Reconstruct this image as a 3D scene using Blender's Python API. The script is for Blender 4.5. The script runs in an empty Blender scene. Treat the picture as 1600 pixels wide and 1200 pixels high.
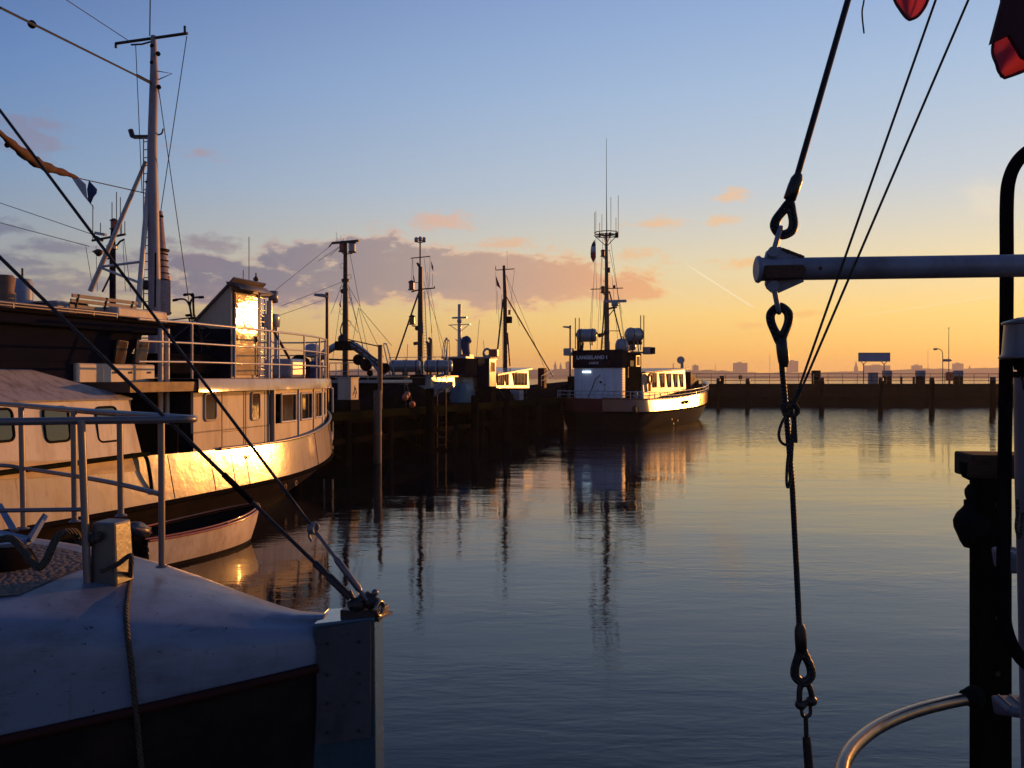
import bpy, bmesh, math, random
from mathutils import Vector, Matrix
from mathutils.bvhtree import BVHTree
R = math.radians
sin, cos, pi = math.sin, math.cos, math.pi
random.seed(7)
sc = bpy.context.scene
COL = sc.collection
F, H, CY = 1300.0, 3.0, 590.0
# ------------------------------------------------------------------ camera
cam = bpy.data.cameras.new('camera'); co = bpy.data.objects.new('camera', cam); COL.objects.link(co); sc.camera = co
co.location = (0, 0, H); co.rotation_euler = (R(90), 0, 0)
cam.sensor_width = 36; cam.lens = 36*F/1600; cam.shift_y = -10/1600; cam.clip_start = .05; cam.clip_end = 9000
# ------------------------------------------------------------------ light
SUN_AZ, SUN_EL = 47.0, 4.0
sc.view_settings.view_transform = 'Standard'; sc.view_settings.look = 'None'
sc.view_settings.gamma = 1; sc.view_settings.exposure = 0.0
sl = bpy.data.lights.new('sun', 'SUN'); so = bpy.data.objects.new('sun', sl); COL.objects.link(so)
sl.energy = 4.4; sl.angle = R(.5); sl.color = (1, .39, .08)
sd = Vector((sin(R(SUN_AZ))*cos(R(SUN_EL)), cos(R(SUN_AZ))*cos(R(SUN_EL)), sin(R(SUN_EL))))
so.rotation_euler = sd.to_track_quat('Z', 'Y').to_euler(); so.location = sd*50

class NB:
    """small expression builder for shader nodes"""
    def __init__(s, nt): s.nt = nt
    def n(s, t, **k):
        x = s.nt.nodes.new(t)
        for a, b in k.items(): setattr(x, a, b)
        return x
    def put(s, sock, v):
        if isinstance(v, bpy.types.NodeSocket): s.nt.links.new(v, sock)
        else: sock.default_value = v
    def m(s, op, a, b=None, c=None, clamp=False):
        x = s.n('ShaderNodeMath', operation=op, use_clamp=clamp)
        s.put(x.inputs[0], a)
        if b is not None: s.put(x.inputs[1], b)
        if c is not None: s.put(x.inputs[2], c)
        return x.outputs[0]
    def mix(s, f, a, b, bt='MIX'):
        x = s.n('ShaderNodeMix', data_type='RGBA', blend_type=bt)
        s.put(x.inputs[0], f); s.put(x.inputs[6], a); s.put(x.inputs[7], b)
        return x.outputs[2]
    def ramp(s, f, stops, interp='LINEAR'):
        x = s.n('ShaderNodeValToRGB'); cr = x.color_ramp; cr.interpolation = interp
        while len(cr.elements) < len(stops): cr.elements.new(.5)
        for e, (p, c) in zip(cr.elements, stops):
            e.position = p; e.color = c if len(c) == 4 else (*c, 1)
        s.put(x.inputs[0], f); return x.outputs[0]
    def step(s, v, a, b):
        x = s.n('ShaderNodeMapRange', interpolation_type='SMOOTHSTEP')
        s.put(x.inputs[0], v); x.inputs[1].default_value = a; x.inputs[2].default_value = b
        return x.outputs[0]
    def noise(s, vec, scale, detail=3, rough=.5, dist=0):
        x = s.n('ShaderNodeTexNoise'); s.put(x.inputs['Vector'], vec)
        x.inputs['Scale'].default_value = scale; x.inputs['Detail'].default_value = detail
        x.inputs['Roughness'].default_value = rough; x.inputs['Distortion'].default_value = dist
        return x.outputs[0]
    def mapv(s, vec, sc_=(1, 1, 1), rot=(0, 0, 0), loc=(0, 0, 0)):
        x = s.n('ShaderNodeMapping'); s.put(x.inputs[0], vec)
        x.inputs['Scale'].default_value = sc_; x.inputs['Rotation'].default_value = rot; x.inputs['Location'].default_value = loc
        return x.outputs[0]

def s2l(c):
    return tuple((v/255/12.92 if v/255 <= .04045 else ((v/255+.055)/1.055)**2.4) for v in c)

# ------------------------------------------------------------------ sky
w = bpy.data.worlds.new('World'); sc.world = w; w.use_nodes = True
nt = w.node_tree; bg = nt.nodes['Background']; b = NB(nt)
sky = b.n('ShaderNodeTexSky', sky_type='NISHITA', sun_disc=False)
sky.sun_elevation = R(SUN_EL); sky.sun_rotation = R(SUN_AZ); sky.air_density = 1; sky.dust_density = 1; sky.ozone_density = 3
bg.inputs[1].default_value = .12
tc = b.n('ShaderNodeTexCoord'); sep = b.n('ShaderNodeSeparateXYZ'); nt.links.new(tc.outputs['Generated'], sep.inputs[0])
dx, dy, dz = sep.outputs
az = b.m('MULTIPLY', b.m('ARCTAN2', dx, dy), 180/pi)
el = b.m('MULTIPLY', b.m('ARCSINE', dz), 180/pi)
g = b.m('COSINE', b.m('MULTIPLY', b.m('SUBTRACT', az, SUN_AZ), pi/180))
# measured twilight colours by elevation: away from the sun / towards the sun
def tab(rows): return [(min(1, (e/90)**.5), tuple(x/.12 for x in s2l(c))) for e, c in rows]
eln = b.m('SQRT', b.m('DIVIDE', b.m('MAXIMUM', el, 0.0), 90.0))
Lr = b.ramp(eln, tab([(0, (165, 128, 105)), (2, (178, 145, 122)), (4.2, (166, 156, 145)), (7.5, (134, 151, 170)), (12.5, (106, 146, 190)), (18.7, (76, 121, 186)), (24.5, (54, 92, 158)), (45, (58, 86, 140)), (90, (38, 62, 112))]))
Rr = b.ramp(eln, [(p, tuple(x*1.18 for x in c)) for p, c in tab([(0, (255, 176, 74)), (1.5, (255, 192, 88)), (4.2, (252, 210, 122)), (7.5, (230, 213, 170)), (12.5, (190, 200, 208)), (18.7, (163, 187, 214)), (24.5, (140, 168, 210)), (45, (50, 76, 124)), (90, (24, 42, 80))])])
tR = b.m('POWER', b.step(g, -.05, 1.02), .8)
grad = b.mix(tR, Lr, Rr)
anti = b.ramp(b.m('MULTIPLY_ADD', g, .5, .5), [(0, (.95, .95, 1.0)), (.42, (.92, .92, .96)), (.55, (.96, .96, .97)), (.60, (1, 1, 1)), (1, (1, 1, 1))])
grad = b.mix(1.0, grad, anti, 'MULTIPLY')
base = b.mix(.88, sky.outputs[0], grad)
# clouds: masks in azimuth / elevation, broken up by noise
vec = tc.outputs['Generated']
wv = b.mapv(vec, (1, 1, 2.4))
n1 = b.noise(wv, 11, 5, .55); n2 = b.noise(wv, 38, 5, .62)
nn = b.m('ADD', b.m('SUBTRACT', b.m('MULTIPLY', n1, 2.2), 1.1), b.m('SUBTRACT', b.m('MULTIPLY', n2, 1.7), .85))
def A(px): return math.degrees(math.atan((px-800)/F))
def E_(px, py): return math.degrees(math.atan((CY-py)/F*cos(math.atan((px-800)/F))))
n3 = b.noise(b.mapv(vec, (1, 1, 2.0)), 55, 5, .6); n4 = b.noise(b.mapv(vec, (1, 1, 3.5)), 22, 4, .6)
nf = b.m('ADD', b.m('SUBTRACT', b.m('MULTIPLY', n3, 2.6), 1.3), b.m('SUBTRACT', b.m('MULTIPLY', n4, 2.4), 1.2))
def sblob(*a): return blob(*a, tilt=.03, ns=1.0, soft=.9, src=nf)
def blob(px, py, rx, ry, tilt=0, ns=.8, soft=.42, src=None):
    a0, e0 = A(px), E_(px, py); ra = rx/F*57.3*cos(R(a0))**2; re = ry/F*57.3*cos(R(a0))
    da = b.m('DIVIDE', b.m('SUBTRACT', az, a0), ra)
    de = b.m('DIVIDE', b.m('SUBTRACT', b.m('SUBTRACT', el, e0), b.m('MULTIPLY', b.m('SUBTRACT', az, a0), tilt)), re)
    d = b.m('SQRT', b.m('ADD', b.m('MULTIPLY', da, da), b.m('MULTIPLY', de, de)))
    d = b.m('SUBTRACT', d, b.m('MULTIPLY', src if src is not None else nn, ns))
    return b.step(d, 1.0+soft*.35, 1.0-soft)
def union(L_):
    o = L_[0]
    for x in L_[1:]: o = b.m('MAXIMUM', o, x)
    return o
big = union([blob(600, 426, 165, 50), blob(865, 440, 150, 40), blob(480, 402, 100, 32), blob(560, 388, 70, 20), blob(400, 450, 160, 40), blob(965, 456, 70, 22), blob(730, 442, 200, 44), blob(800, 416, 90, 22), blob(320, 415, 80, 18), blob(750, 408, 60, 18)])
sm = union([sblob(682, 347, 52, 13), sblob(1040, 349, 44, 10), sblob(1122, 346, 30, 9), sblob(1142, 303, 28, 12), sblob(1262, 490, 36, 7), sblob(1168, 509, 28, 6), sblob(985, 397, 52, 11), sblob(1160, 410, 50, 9), sblob(800, 380, 60, 9), sblob(310, 238, 40, 10), sblob(45, 210, 56, 34)])
low = union([sblob(20, 410, 72, 16), sblob(60, 425, 60, 12), sblob(8, 355, 44, 12), sblob(330, 380, 80, 14), sblob(240, 410, 100, 18), sblob(100, 450, 140, 26), sblob(90, 385, 70, 12), sblob(150, 500, 200, 22)])
K = 1/.12
def cc(c, k=1): return (*[x*K*k for x in s2l(c)], 1)
azn = b.m('DIVIDE', b.m('ADD', az, 32), 64)
body = b.ramp(azn, [(0, cc((92, 104, 130))), (.25, cc((130, 126, 142))), (.42, cc((172, 152, 147))), (.52, cc((202, 163, 142))), (.60, cc((230, 170, 130))), (.68, cc((244, 182, 124))), (.9, cc((250, 190, 110)))])
fring = b.ramp(azn, [(0, cc((130, 130, 155))), (.25, cc((186, 152, 150))), (.42, cc((232, 176, 142))), (.7, cc((250, 192, 125))), (1, cc((255, 200, 110)))])
bandtop = b.step(b.m('ADD', el, b.m('MULTIPLY', nn, 1.1)), 4.6, 6.4)
bodyc = b.mix(b.m('MULTIPLY', b.step(b.m('MULTIPLY', big, b.m('MULTIPLY_ADD', n4, .9, .58)), .45, .98), b.m('MULTIPLY_ADD', bandtop, .35, .65)), fring, body)
c1 = b.mix(b.m('MULTIPLY', big, .92), base, bodyc)
c2 = b.mix(b.m('MULTIPLY', low, .7), c1, b.mix(.7, fring, body))
c3 = b.mix(b.m('MULTIPLY', sm, .6), c2, fring)
def trail(p, q, wd, k):
    a0, e0, a1, e1 = A(p[0]), E_(*p), A(q[0]), E_(*q)
    L = math.hypot(a1-a0, e1-e0); ux, uy = (a1-a0)/L, (e1-e0)/L
    da = b.m('SUBTRACT', az, a0); de = b.m('SUBTRACT', el, e0)
    t = b.m('ADD', b.m('MULTIPLY', da, ux), b.m('MULTIPLY', de, uy))
    d = b.m('ABSOLUTE', b.m('SUBTRACT', b.m('MULTIPLY', da, uy), b.m('MULTIPLY', de, ux)))
    k1 = b.step(d, wd*.06, 0); k2 = b.m('MULTIPLY', b.step(t, 0, L*.3), b.step(t, L*1.02, L*.9))
    return b.m('MULTIPLY', b.m('MULTIPLY', k1, k2), k)
tr = union([trail((1060, 405), (1180, 482), 1.2, .95), trail((960, 420), (1150, 490), 1.2, .22), trail((1300, 500), (1560, 462), 1.3, .25), trail((1560, 340), (1535, 310), 6, .25), trail((1590, 455), (1420, 484), 1.0, .3)])
wisp = b.m('MULTIPLY', blob(1545, 315, 38, 32, 0, 1.0, .9), b.noise(b.mapv(vec, (3, 3, 14), (0, .5, 0)), 12, 4, .6))
c4 = b.mix(b.m('MAXIMUM', tr, b.m('MULTIPLY', wisp, .5)), c3, cc((255, 236, 200)))
nt.links.new(c4, bg.inputs[0])

# ------------------------------------------------------------------ mesh helpers
def V(*a): return Vector(a)
def P(px, py, Y): return Vector(((px-800)/F*Y, Y, H-(py-CY)/F*Y))
def Pz(px, py, z):
    Y = (H-z)*F/(py-CY); return P(px, py, Y)

class MB:
    def __init__(s): s.v = []; s.f = []; s.sm = []
    def add(s, vs, fs, sm=False):
        o = len(s.v); s.v += [tuple(p) for p in vs]
        for f in fs: s.f.append([i+o for i in f]); s.sm.append(sm)
        return s
    def poly(s, pts): return s.add(pts, [list(range(len(pts)))])
    def box(s, x0, x1, y0, y1, z0, z1):
        return s.add([(x, y, z) for z in (z0, z1) for y in (y0, y1) for x in (x0, x1)],
                     [(0, 2, 3, 1), (4, 5, 7, 6), (0, 1, 5, 4), (2, 6, 7, 3), (0, 4, 6, 2), (1, 3, 7, 5)])
    def obox(s, c, a, b_, c_):
        c, a, b_, c_ = map(Vector, (c, a, b_, c_))
        return s.add([c+i*a+j*b_+k*c_ for k in (-1, 1) for j in (-1, 1) for i in (-1, 1)],
                     [(0, 2, 3, 1), (4, 5, 7, 6), (0, 1, 5, 4), (2, 6, 7, 3), (0, 4, 6, 2), (1, 3, 7, 5)])
    def beam(s, p, q, w_, h_, up=(0, 0, 1)):
        p, q = Vector(p), Vector(q); d = q-p; up = Vector(up)
        if abs(d.normalized().dot(up)) > .99: up = Vector((0, 1, 0))
        a = d.cross(up).normalized(); c = a.cross(d).normalized()
        return s.obox((p+q)/2, d/2, a*w_/2, c*h_/2)
    def tube(s, pts, r, n=8, closed=False, cap=True):
        pts = [Vector(p) for p in pts]; m = len(pts)
        rs = r if isinstance(r, (list, tuple)) else [r]*m
        rings = []; prev = None
        for i in range(m):
            if closed: d = pts[(i+1) % m]-pts[i-1]
            else: d = pts[min(i+1, m-1)]-pts[max(i-1, 0)]
            if d.length < 1e-9: d = Vector((0, 0, 1))
            d.normalize()
            if prev is None:
                a = d.cross(Vector((0, 0, 1)))
                if a.length < .1: a = d.cross(Vector((0, 1, 0)))
            else: a = prev-d*prev.dot(d)
            a.normalize(); prev = a; c = d.cross(a)
            rings.append([pts[i]+rs[i]*(cos(2*pi*k/n)*a+sin(2*pi*k/n)*c) for k in range(n)])
        vs = [p for q in rings for p in q]; fs = []
        for i in range(m if closed else m-1):
            j = (i+1) % m
            for k in range(n): fs.append((i*n+k, i*n+(k+1) % n, j*n+(k+1) % n, j*n+k))
        s.add(vs, fs, n > 5)
        if cap and not closed:
            s.add(rings[0], [list(range(n))]); s.add(rings[-1], [list(range(n))])
        return s
    def cyl(s, p, q, r, n=12): return s.tube([p, q], r, n)
    def lathe(s, prof, c=(0, 0, 0), ax=(0, 0, 1), n=16):
        c, ax = Vector(c), Vector(ax).normalized(); a = ax.orthogonal().normalized(); d = ax.cross(a)
        vs = []
        for (r, z) in prof:
            for k in range(n): vs.append(c+ax*z+r*(cos(2*pi*k/n)*a+sin(2*pi*k/n)*d))
        fs = [(i*n+k, i*n+(k+1) % n, (i+1)*n+(k+1) % n, (i+1)*n+k) for i in range(len(prof)-1) for k in range(n)]
        s.add(vs, fs, True)
        s.add(vs[:n], [list(range(n))]); s.add(vs[-n:], [list(range(n))]); return s
    def grid(s, rows, sm=True, closed=False):
        n = len(rows[0]); vs = [p for r_ in rows for p in r_]; fs = []
        for i in range(len(rows)-1):
            for k in range(n if closed else n-1): fs.append((i*n+k, i*n+(k+1) % n, (i+1)*n+(k+1) % n, (i+1)*n+k))
        return s.add(vs, fs, sm)
    def prism(s, pts, off):
        off = Vector(off); n = len(pts); a = [Vector(p) for p in pts]
        s.add(a+[p+off for p in a], [list(range(n))[::-1], list(range(n, 2*n))]+[(i, (i+1) % n, (i+1) % n+n, i+n) for i in range(n)])
        return s
    def ball(s, c, r, n=12, sz=1):
        return s.lathe([(max(r*sin(pi*i/8), .001), -r*sz*cos(pi*i/8)) for i in range(9)], c, n=n)
    def ring(s, c, ax, R_, r, n=20, m=8, sx=1, sy=1, up=None):
        ax = Vector(ax).normalized(); a = Vector(up) if up else ax.orthogonal(); a.normalize(); d = ax.cross(a)
        return s.tube([Vector(c)+R_*(cos(2*pi*k/n)*a*sx+sin(2*pi*k/n)*d*sy) for k in range(n)], r, m, True)
    def build(s, name, mat, parent=None, bevel=0, solid=0, fixn=True):
        me = bpy.data.meshes.new(name); me.from_pydata(s.v, [], s.f)
        for p, q in zip(me.polygons, s.sm): p.use_smooth = q
        if fixn:
            bm = bmesh.new(); bm.from_mesh(me); bmesh.ops.recalc_face_normals(bm, faces=bm.faces); bm.to_mesh(me); bm.free()
        me.materials.append(mat)
        o = bpy.data.objects.new(name, me); COL.objects.link(o)
        if parent: o.parent = parent
        if solid:
            q = o.modifiers.new('solid', 'SOLIDIFY'); q.thickness = solid; q.offset = 0
        if bevel:
            q = o.modifiers.new('bevel', 'BEVEL'); q.width = bevel; q.segments = 2; q.limit_method = 'ANGLE'; q.harden_normals = False
        return o

def tag(o, label=None, cat=None, group=None, kind=None):
    if label: o['label'] = label
    if cat: o['category'] = cat
    if group: o['group'] = group
    if kind: o['kind'] = kind
    return o
def empty(name, loc=(0, 0, 0), head=0, label=None, cat=None, group=None):
    o = bpy.data.objects.new(name, None); COL.objects.link(o); o.location = loc; o.rotation_euler = (0, 0, -R(head)); o.empty_display_size = .2
    return tag(o, label, cat, group)
def copy_tree(o, loc=None, head=None, label=None, parent=None, kids=None):
    kids = [c for c in bpy.data.objects if c.parent == o]
    c = o.copy(); COL.objects.link(c)
    if parent: c.parent = parent
    if loc is not None: c.location = loc
    if head is not None: c.rotation_euler = (0, 0, -R(head))
    if label: c['label'] = label
    for k in kids: copy_tree(k, parent=c)
    return c
class Frame:
    """ship frame: local x = starboard, y = forward, z = up (world height)"""
    def __init__(s, O, head, name, label, cat, group=None):
        s.Ox, s.Oy = O; s.c, s.s = cos(R(head)), sin(R(head)); s.head = head
        s.e = empty(name, (O[0], O[1], 0), head, label, cat, group)
    def at(s, px, py, v):
        k = (px-800)/F; Y = (v+s.Ox*s.c-s.Oy*s.s)/(k*s.c-s.s); return s.loc(P(px, py, Y))
    def ats(s, px, py, u):
        k = (px-800)/F; Y = (u+s.Ox*s.s+s.Oy*s.c)/(k*s.s+s.c); return s.loc(P(px, py, Y))
    def loc(s, p):
        x, y = p[0]-s.Ox, p[1]-s.Oy; return Vector((x*s.c-y*s.s, x*s.s+y*s.c, p[2]))
    def wor(s, p): return Vector((s.Ox+p[0]*s.c+p[1]*s.s, s.Oy-p[0]*s.s+p[1]*s.c, p[2]))

# ------------------------------------------------------------------ materials
def mat(name, col, rough=.5, metal=0, dirt=None, amt=.4, scale=3, stretch=(1, 1, 1), bump=0, bscale=20, coat=0, spec=.5, emit=None, estr=0, trans=0, rv=.12):
    m = bpy.data.materials.new(name); m.use_nodes = True; nt = m.node_tree; q = NB(nt)
    p = nt.nodes['Principled BSDF']; t = q.n('ShaderNodeTexCoord').outputs['Object']
    c = (*col, 1); d = (*(dirt or tuple(x*.55 for x in col)), 1)
    nz = q.noise(q.mapv(t, stretch), scale, 6, .65)
    f = q.m('MULTIPLY', q.step(nz, .42, .75), amt)
    fine = q.noise(t, scale*7, 4, .6)
    colr = q.mix(f, c, d)
    colr = q.mix(q.m('MULTIPLY', q.step(fine, .55, .8), amt*.35), colr, d)
    nt.links.new(colr, p.inputs['Base Color'])
    nt.links.new(q.m('ADD', q.m('MULTIPLY', q.m('SUBTRACT', nz, .5), rv*2), rough, clamp=True), p.inputs['Roughness'])
    p.inputs['Metallic'].default_value = metal; p.inputs['Coat Weight'].default_value = coat; p.inputs['Coat Roughness'].default_value = .09
    p.inputs['Specular IOR Level'].default_value = spec
    if bump:
        bn = q.n('ShaderNodeBump'); bn.inputs['Strength'].default_value = bump; bn.inputs['Distance'].default_value = .01
        q.put(bn.inputs['Height'], q.noise(t, bscale, 4, .6)); nt.links.new(bn.outputs[0], p.inputs['Normal'])
    if emit: p.inputs['Emission Color'].default_value = (*emit, 1); p.inputs['Emission Strength'].default_value = estr
    if trans: p.inputs['Transmission Weight'].default_value = trans
    return m
M = {}
M['white'] = mat('white_ship_paint', (.48, .43, .38), .5, dirt=(.28, .18, .10), amt=.6, scale=1.6, stretch=(1.5, 1.5, .35), bump=.25, bscale=2.5, coat=.1, spec=.2)
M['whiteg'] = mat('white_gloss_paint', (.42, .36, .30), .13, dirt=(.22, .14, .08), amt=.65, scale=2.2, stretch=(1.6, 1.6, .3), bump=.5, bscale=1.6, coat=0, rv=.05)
M['cream'] = mat('cream_panel', (.50, .41, .31), .5, dirt=(.30, .19, .11), amt=.55, scale=1.4, stretch=(2, 2, .4), spec=.15, bump=.1, bscale=3)
M['stain'] = mat('stained_white_roof', (.34, .31, .31), .6, dirt=(.10, .08, .07), amt=.85, scale=2.6, stretch=(1, 2.2, 1))
M['black'] = mat('black_hull', (.012, .010, .010), .5, dirt=(.05, .026, .016), amt=.45, scale=2, bump=.4, bscale=5, spec=.06)
M['tar'] = mat('tarred_dark', (.008, .007, .008), .75, dirt=(.014, .011, .009), amt=.4, scale=5, spec=0)
M['navy'] = mat('navy_paint', (.008, .009, .018), .6, dirt=(.012, .01, .014), amt=.3, scale=2, spec=0)
M['rust'] = mat('rusty_trim', (.16, .075, .035), .6, dirt=(.05, .025, .015), amt=.6, scale=8, bump=.4, bscale=40)
M['moss'] = mat('mossy_wood', (.012, .013, .005), .9, spec=0, dirt=(.007, .006, .004), amt=.7, scale=6, bump=.5, bscale=30)
M['wood'] = mat('weathered_wood', (.11, .075, .05), .8, dirt=(.03, .022, .016), amt=.7, scale=8, stretch=(6, 6, .6), bump=.6, bscale=40)
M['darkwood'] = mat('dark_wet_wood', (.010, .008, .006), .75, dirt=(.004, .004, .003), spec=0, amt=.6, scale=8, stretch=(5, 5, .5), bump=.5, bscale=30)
M['steel'] = mat('galvanised_pipe', (.16, .135, .135), .34, metal=.3, dirt=(.16, .12, .10), amt=.5, scale=9)
M['rail'] = mat('white_rail_paint', (.40, .37, .36), .38, dirt=(.25, .14, .08), amt=.5, scale=9, coat=.3)
M['wire'] = mat('dark_wire_rope', (.022, .019, .020), .5, metal=.3, dirt=(.05, .03, .02), amt=.4, scale=30)
M['iron'] = mat('dark_iron', (.035, .028, .026), .42, metal=.6, dirt=(.07, .03, .015), amt=.5, scale=20, bump=.3, bscale=60)
M['glass'] = mat('dark_glass', (.012, .014, .016), .04, spec=.8, amt=.1, rv=.02)
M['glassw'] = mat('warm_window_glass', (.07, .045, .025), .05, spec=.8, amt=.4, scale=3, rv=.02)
M['rubber'] = mat('black_rubber', (.008, .008, .008), .8, amt=.2, spec=.05)
M['step'] = mat('grey_step', (.075, .085, .11), .6, amt=.5)
M['red'] = mat('red_paint', (.30, .035, .02), .4, amt=.4, coat=.3)
M['redhull'] = mat('red_hull_paint', (.17, .032, .026), .19, dirt=(.07, .02, .016), amt=.5, scale=1.5, stretch=(1, 1, .25), bump=.5, bscale=1.2, rv=.05)
M['doorp'] = mat('glossy_door_paint', (.42, .29, .15), .06, spec=.2, dirt=(.2, .11, .05), amt=.5, scale=3, stretch=(1, 2, .6), bump=.6, bscale=2.2, rv=.02)
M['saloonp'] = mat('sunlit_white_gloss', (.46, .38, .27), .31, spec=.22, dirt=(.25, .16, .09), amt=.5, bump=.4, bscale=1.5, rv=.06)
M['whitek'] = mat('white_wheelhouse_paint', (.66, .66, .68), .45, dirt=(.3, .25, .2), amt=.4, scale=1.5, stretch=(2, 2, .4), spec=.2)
M['orange'] = mat('orange_float', (.50, .13, .05), .5)
M['redlamp'] = mat('red_lantern', (.35, .02, .01), .25)
M['blue'] = mat('blue_gantry_paint', (.20, .24, .34), .4, amt=.4)
M['teal'] = mat('teal_tarp', (.08, .13, .15), .7, amt=.4, bump=.3, bscale=8)
M['grey'] = mat('grey_plastic', (.22, .22, .25), .5, amt=.35)
M['raft'] = mat('raft_shell', (.26, .26, .29), .32, dirt=(.2, .15, .1), amt=.35, scale=5, coat=.4)
M['bluecloth'] = mat('blue_cloth', (.02, .035, .11), .8, amt=.3)
M['redcloth'] = mat('red_cloth', (.40, .03, .03), .75, amt=.3)
M['whitecloth'] = mat('white_cloth', (.55, .52, .50), .8, amt=.2)
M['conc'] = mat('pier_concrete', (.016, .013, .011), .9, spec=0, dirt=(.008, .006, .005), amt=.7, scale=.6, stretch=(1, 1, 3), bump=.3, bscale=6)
M['weed'] = mat('weedy_waterline', (.005, .005, .004), .8, spec=0, dirt=(.02, .02, .01), amt=.5, scale=1)
M['rope'] = mat('dark_rope', (.045, .035, .025), .9, dirt=(.015, .012, .01), amt=.5, scale=30, bump=1, bscale=120)
M['brown'] = mat('brown_mooring_rope', (.07, .05, .032), .9, dirt=(.02, .015, .01), amt=.6, scale=20, bump=1, bscale=150)
M['boathull'] = mat('shaded_white_bow_paint', (.155, .185, .25), .42, dirt=(.045, .055, .06), amt=.75, scale=2.2, stretch=(1, .8, 2.2), bump=.25, bscale=6, coat=.1)  # white paint darkened: the shade over the bow is put into this colour
M['ply'] = mat('grey_plywood', (.07, .062, .068), .65, spec=.2, dirt=(.03, .026, .028), amt=.7, scale=5, stretch=(1, 1, .5), bump=.3, bscale=30)
M['wet'] = mat('wet_teal_paint', (.03, .055, .065), .25, amt=.3, coat=1, bump=.3, bscale=30)
M['darkred'] = mat('dark_red_rail', (.055, .012, .010), .6, amt=.6, spec=.05)
M['dinghy'] = mat('dinghy_paint', (.64, .52, .38), .38, dirt=(.26, .14, .07), amt=.6, scale=2.2, stretch=(1, 1, .6), coat=.3)
M['gunwale'] = mat('orange_red_gunwale', (.34, .09, .04), .3, amt=.5, coat=.6)
M['brass'] = mat('worn_metal_hoop', (.20, .155, .125), .24, metal=.8, dirt=(.08, .05, .04), amt=.5, scale=10)
M['chrome'] = mat('lantern_metal', (.12, .10, .11), .32, metal=.5, dirt=(.15, .12, .1), amt=.5, scale=14)
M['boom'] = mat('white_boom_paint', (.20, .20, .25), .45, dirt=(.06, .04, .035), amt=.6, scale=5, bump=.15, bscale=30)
M['scale'] = mat('rust_scale', (.09, .035, .015), .9, dirt=(.02, .012, .01), amt=.8, scale=14, bump=1, bscale=60)
M['bollard'] = mat('bollard_paint', (.07, .055, .048), .36, spec=.8, dirt=(.05, .035, .03), amt=.6, scale=10, bump=.25, bscale=22)
M['sign'] = mat('sign_back', (.20, .23, .36), .5, amt=.1)
M['far'] = mat('far_wall', (.30, .25, .24), .9, amt=.3, scale=.05)
M['roofm'] = mat('roof_metal', (.12, .10, .10), .5, metal=.3, amt=.5)
def panel_mat():
    m = mat('brown_antislip_deck', (.10, .075, .06), .7, dirt=(.04, .03, .022), amt=.5, scale=4)
    nt = m.node_tree; q = NB(nt); t = q.n('ShaderNodeTexCoord').outputs['Object']
    v = q.n('ShaderNodeTexVoronoi'); v.inputs['Scale'].default_value = 26; nt.links.new(q.mapv(t, (1, 1.6, 1), (0, 0, .7)), v.inputs[0])
    bn = q.n('ShaderNodeBump'); bn.inputs['Strength'].default_value = .9; bn.inputs['Distance'].default_value = .012; bn.invert = True
    nt.links.new(v.outputs[0], bn.inputs['Height']); nt.links.new(bn.outputs[0], nt.nodes['Principled BSDF'].inputs['Normal'])
    return m
M['panel'] = panel_mat()
def strands(m, sc_, st=.9):
    nt = m.node_tree; q = NB(nt); t = q.n('ShaderNodeTexCoord').outputs['Object']
    wv_ = q.n('ShaderNodeTexWave', wave_type='BANDS', bands_direction='DIAGONAL'); wv_.inputs['Scale'].default_value = sc_; wv_.inputs['Distortion'].default_value = .4; nt.links.new(t, wv_.inputs[0])
    bn = q.n('ShaderNodeBump'); bn.inputs['Strength'].default_value = st; bn.inputs['Distance'].default_value = .008
    nt.links.new(wv_.outputs[1], bn.inputs['Height']); nt.links.new(bn.outputs[0], nt.nodes['Principled BSDF'].inputs['Normal'])
strands(M['rope'], 40); strands(M['brown'], 30, 1); strands(M['wire'], 45)
def scuffs(m):
    nt = m.node_tree; q = NB(nt); p = nt.nodes['Principled BSDF']; t = q.n('ShaderNodeTexCoord').outputs['Object']
    src = p.inputs['Base Color'].links[0].from_socket
    a = q.step(q.noise(q.mapv(t, (1.2, 1, 5)), 9, 5, .7), .60, .70); g_ = q.step(q.noise(t, 1.6, 3, .5), .45, .62)
    c1_ = q.mix(q.m('MULTIPLY', q.m('MULTIPLY', a, g_), .8), src, (.03, .045, .04, 1))
    d_ = q.step(q.noise(t, 30, 2, .5), .70, .74)
    c2_ = q.mix(q.m('MULTIPLY', d_, .85), c1_, (.012, .015, .02, 1))
    e_ = q.step(q.noise(q.mapv(t, (4, 4, .5)), 5, 4, .6), .58, .75)
    nt.links.new(q.mix(q.m('MULTIPLY', e_, .35), c2_, (.09, .07, .05, 1)), p.inputs['Base Color'])
scuffs(M['boathull']); scuffs(M['ply'])
def rust_runs(m, k):
    nt = m.node_tree; q = NB(nt); p = nt.nodes['Principled BSDF']; t = q.n('ShaderNodeTexCoord').outputs['Object']
    src = p.inputs['Base Color'].links[0].from_socket
    a = q.step(q.noise(q.mapv(t, (5, 5, .35)), 3.2, 4, .6), .56, .72); g_ = q.step(q.noise(t, .8, 3, .5), .42, .60)
    c1_ = q.mix(q.m('MULTIPLY', q.m('MULTIPLY', a, g_), k), src, (.16, .065, .022, 1))
    d_ = q.step(q.noise(q.mapv(t, (1, 1, 2)), 16, 4, .7), .64, .72)
    nt.links.new(q.mix(q.m('MULTIPLY', d_, k*.8), c1_, (.10, .05, .025, 1)), p.inputs['Base Color'])
for n_ in ('whiteg', 'white', 'cream', 'dinghy', 'whitek'): rust_runs(M[n_], .6)
rust_runs(M['redhull'], .5)
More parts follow.
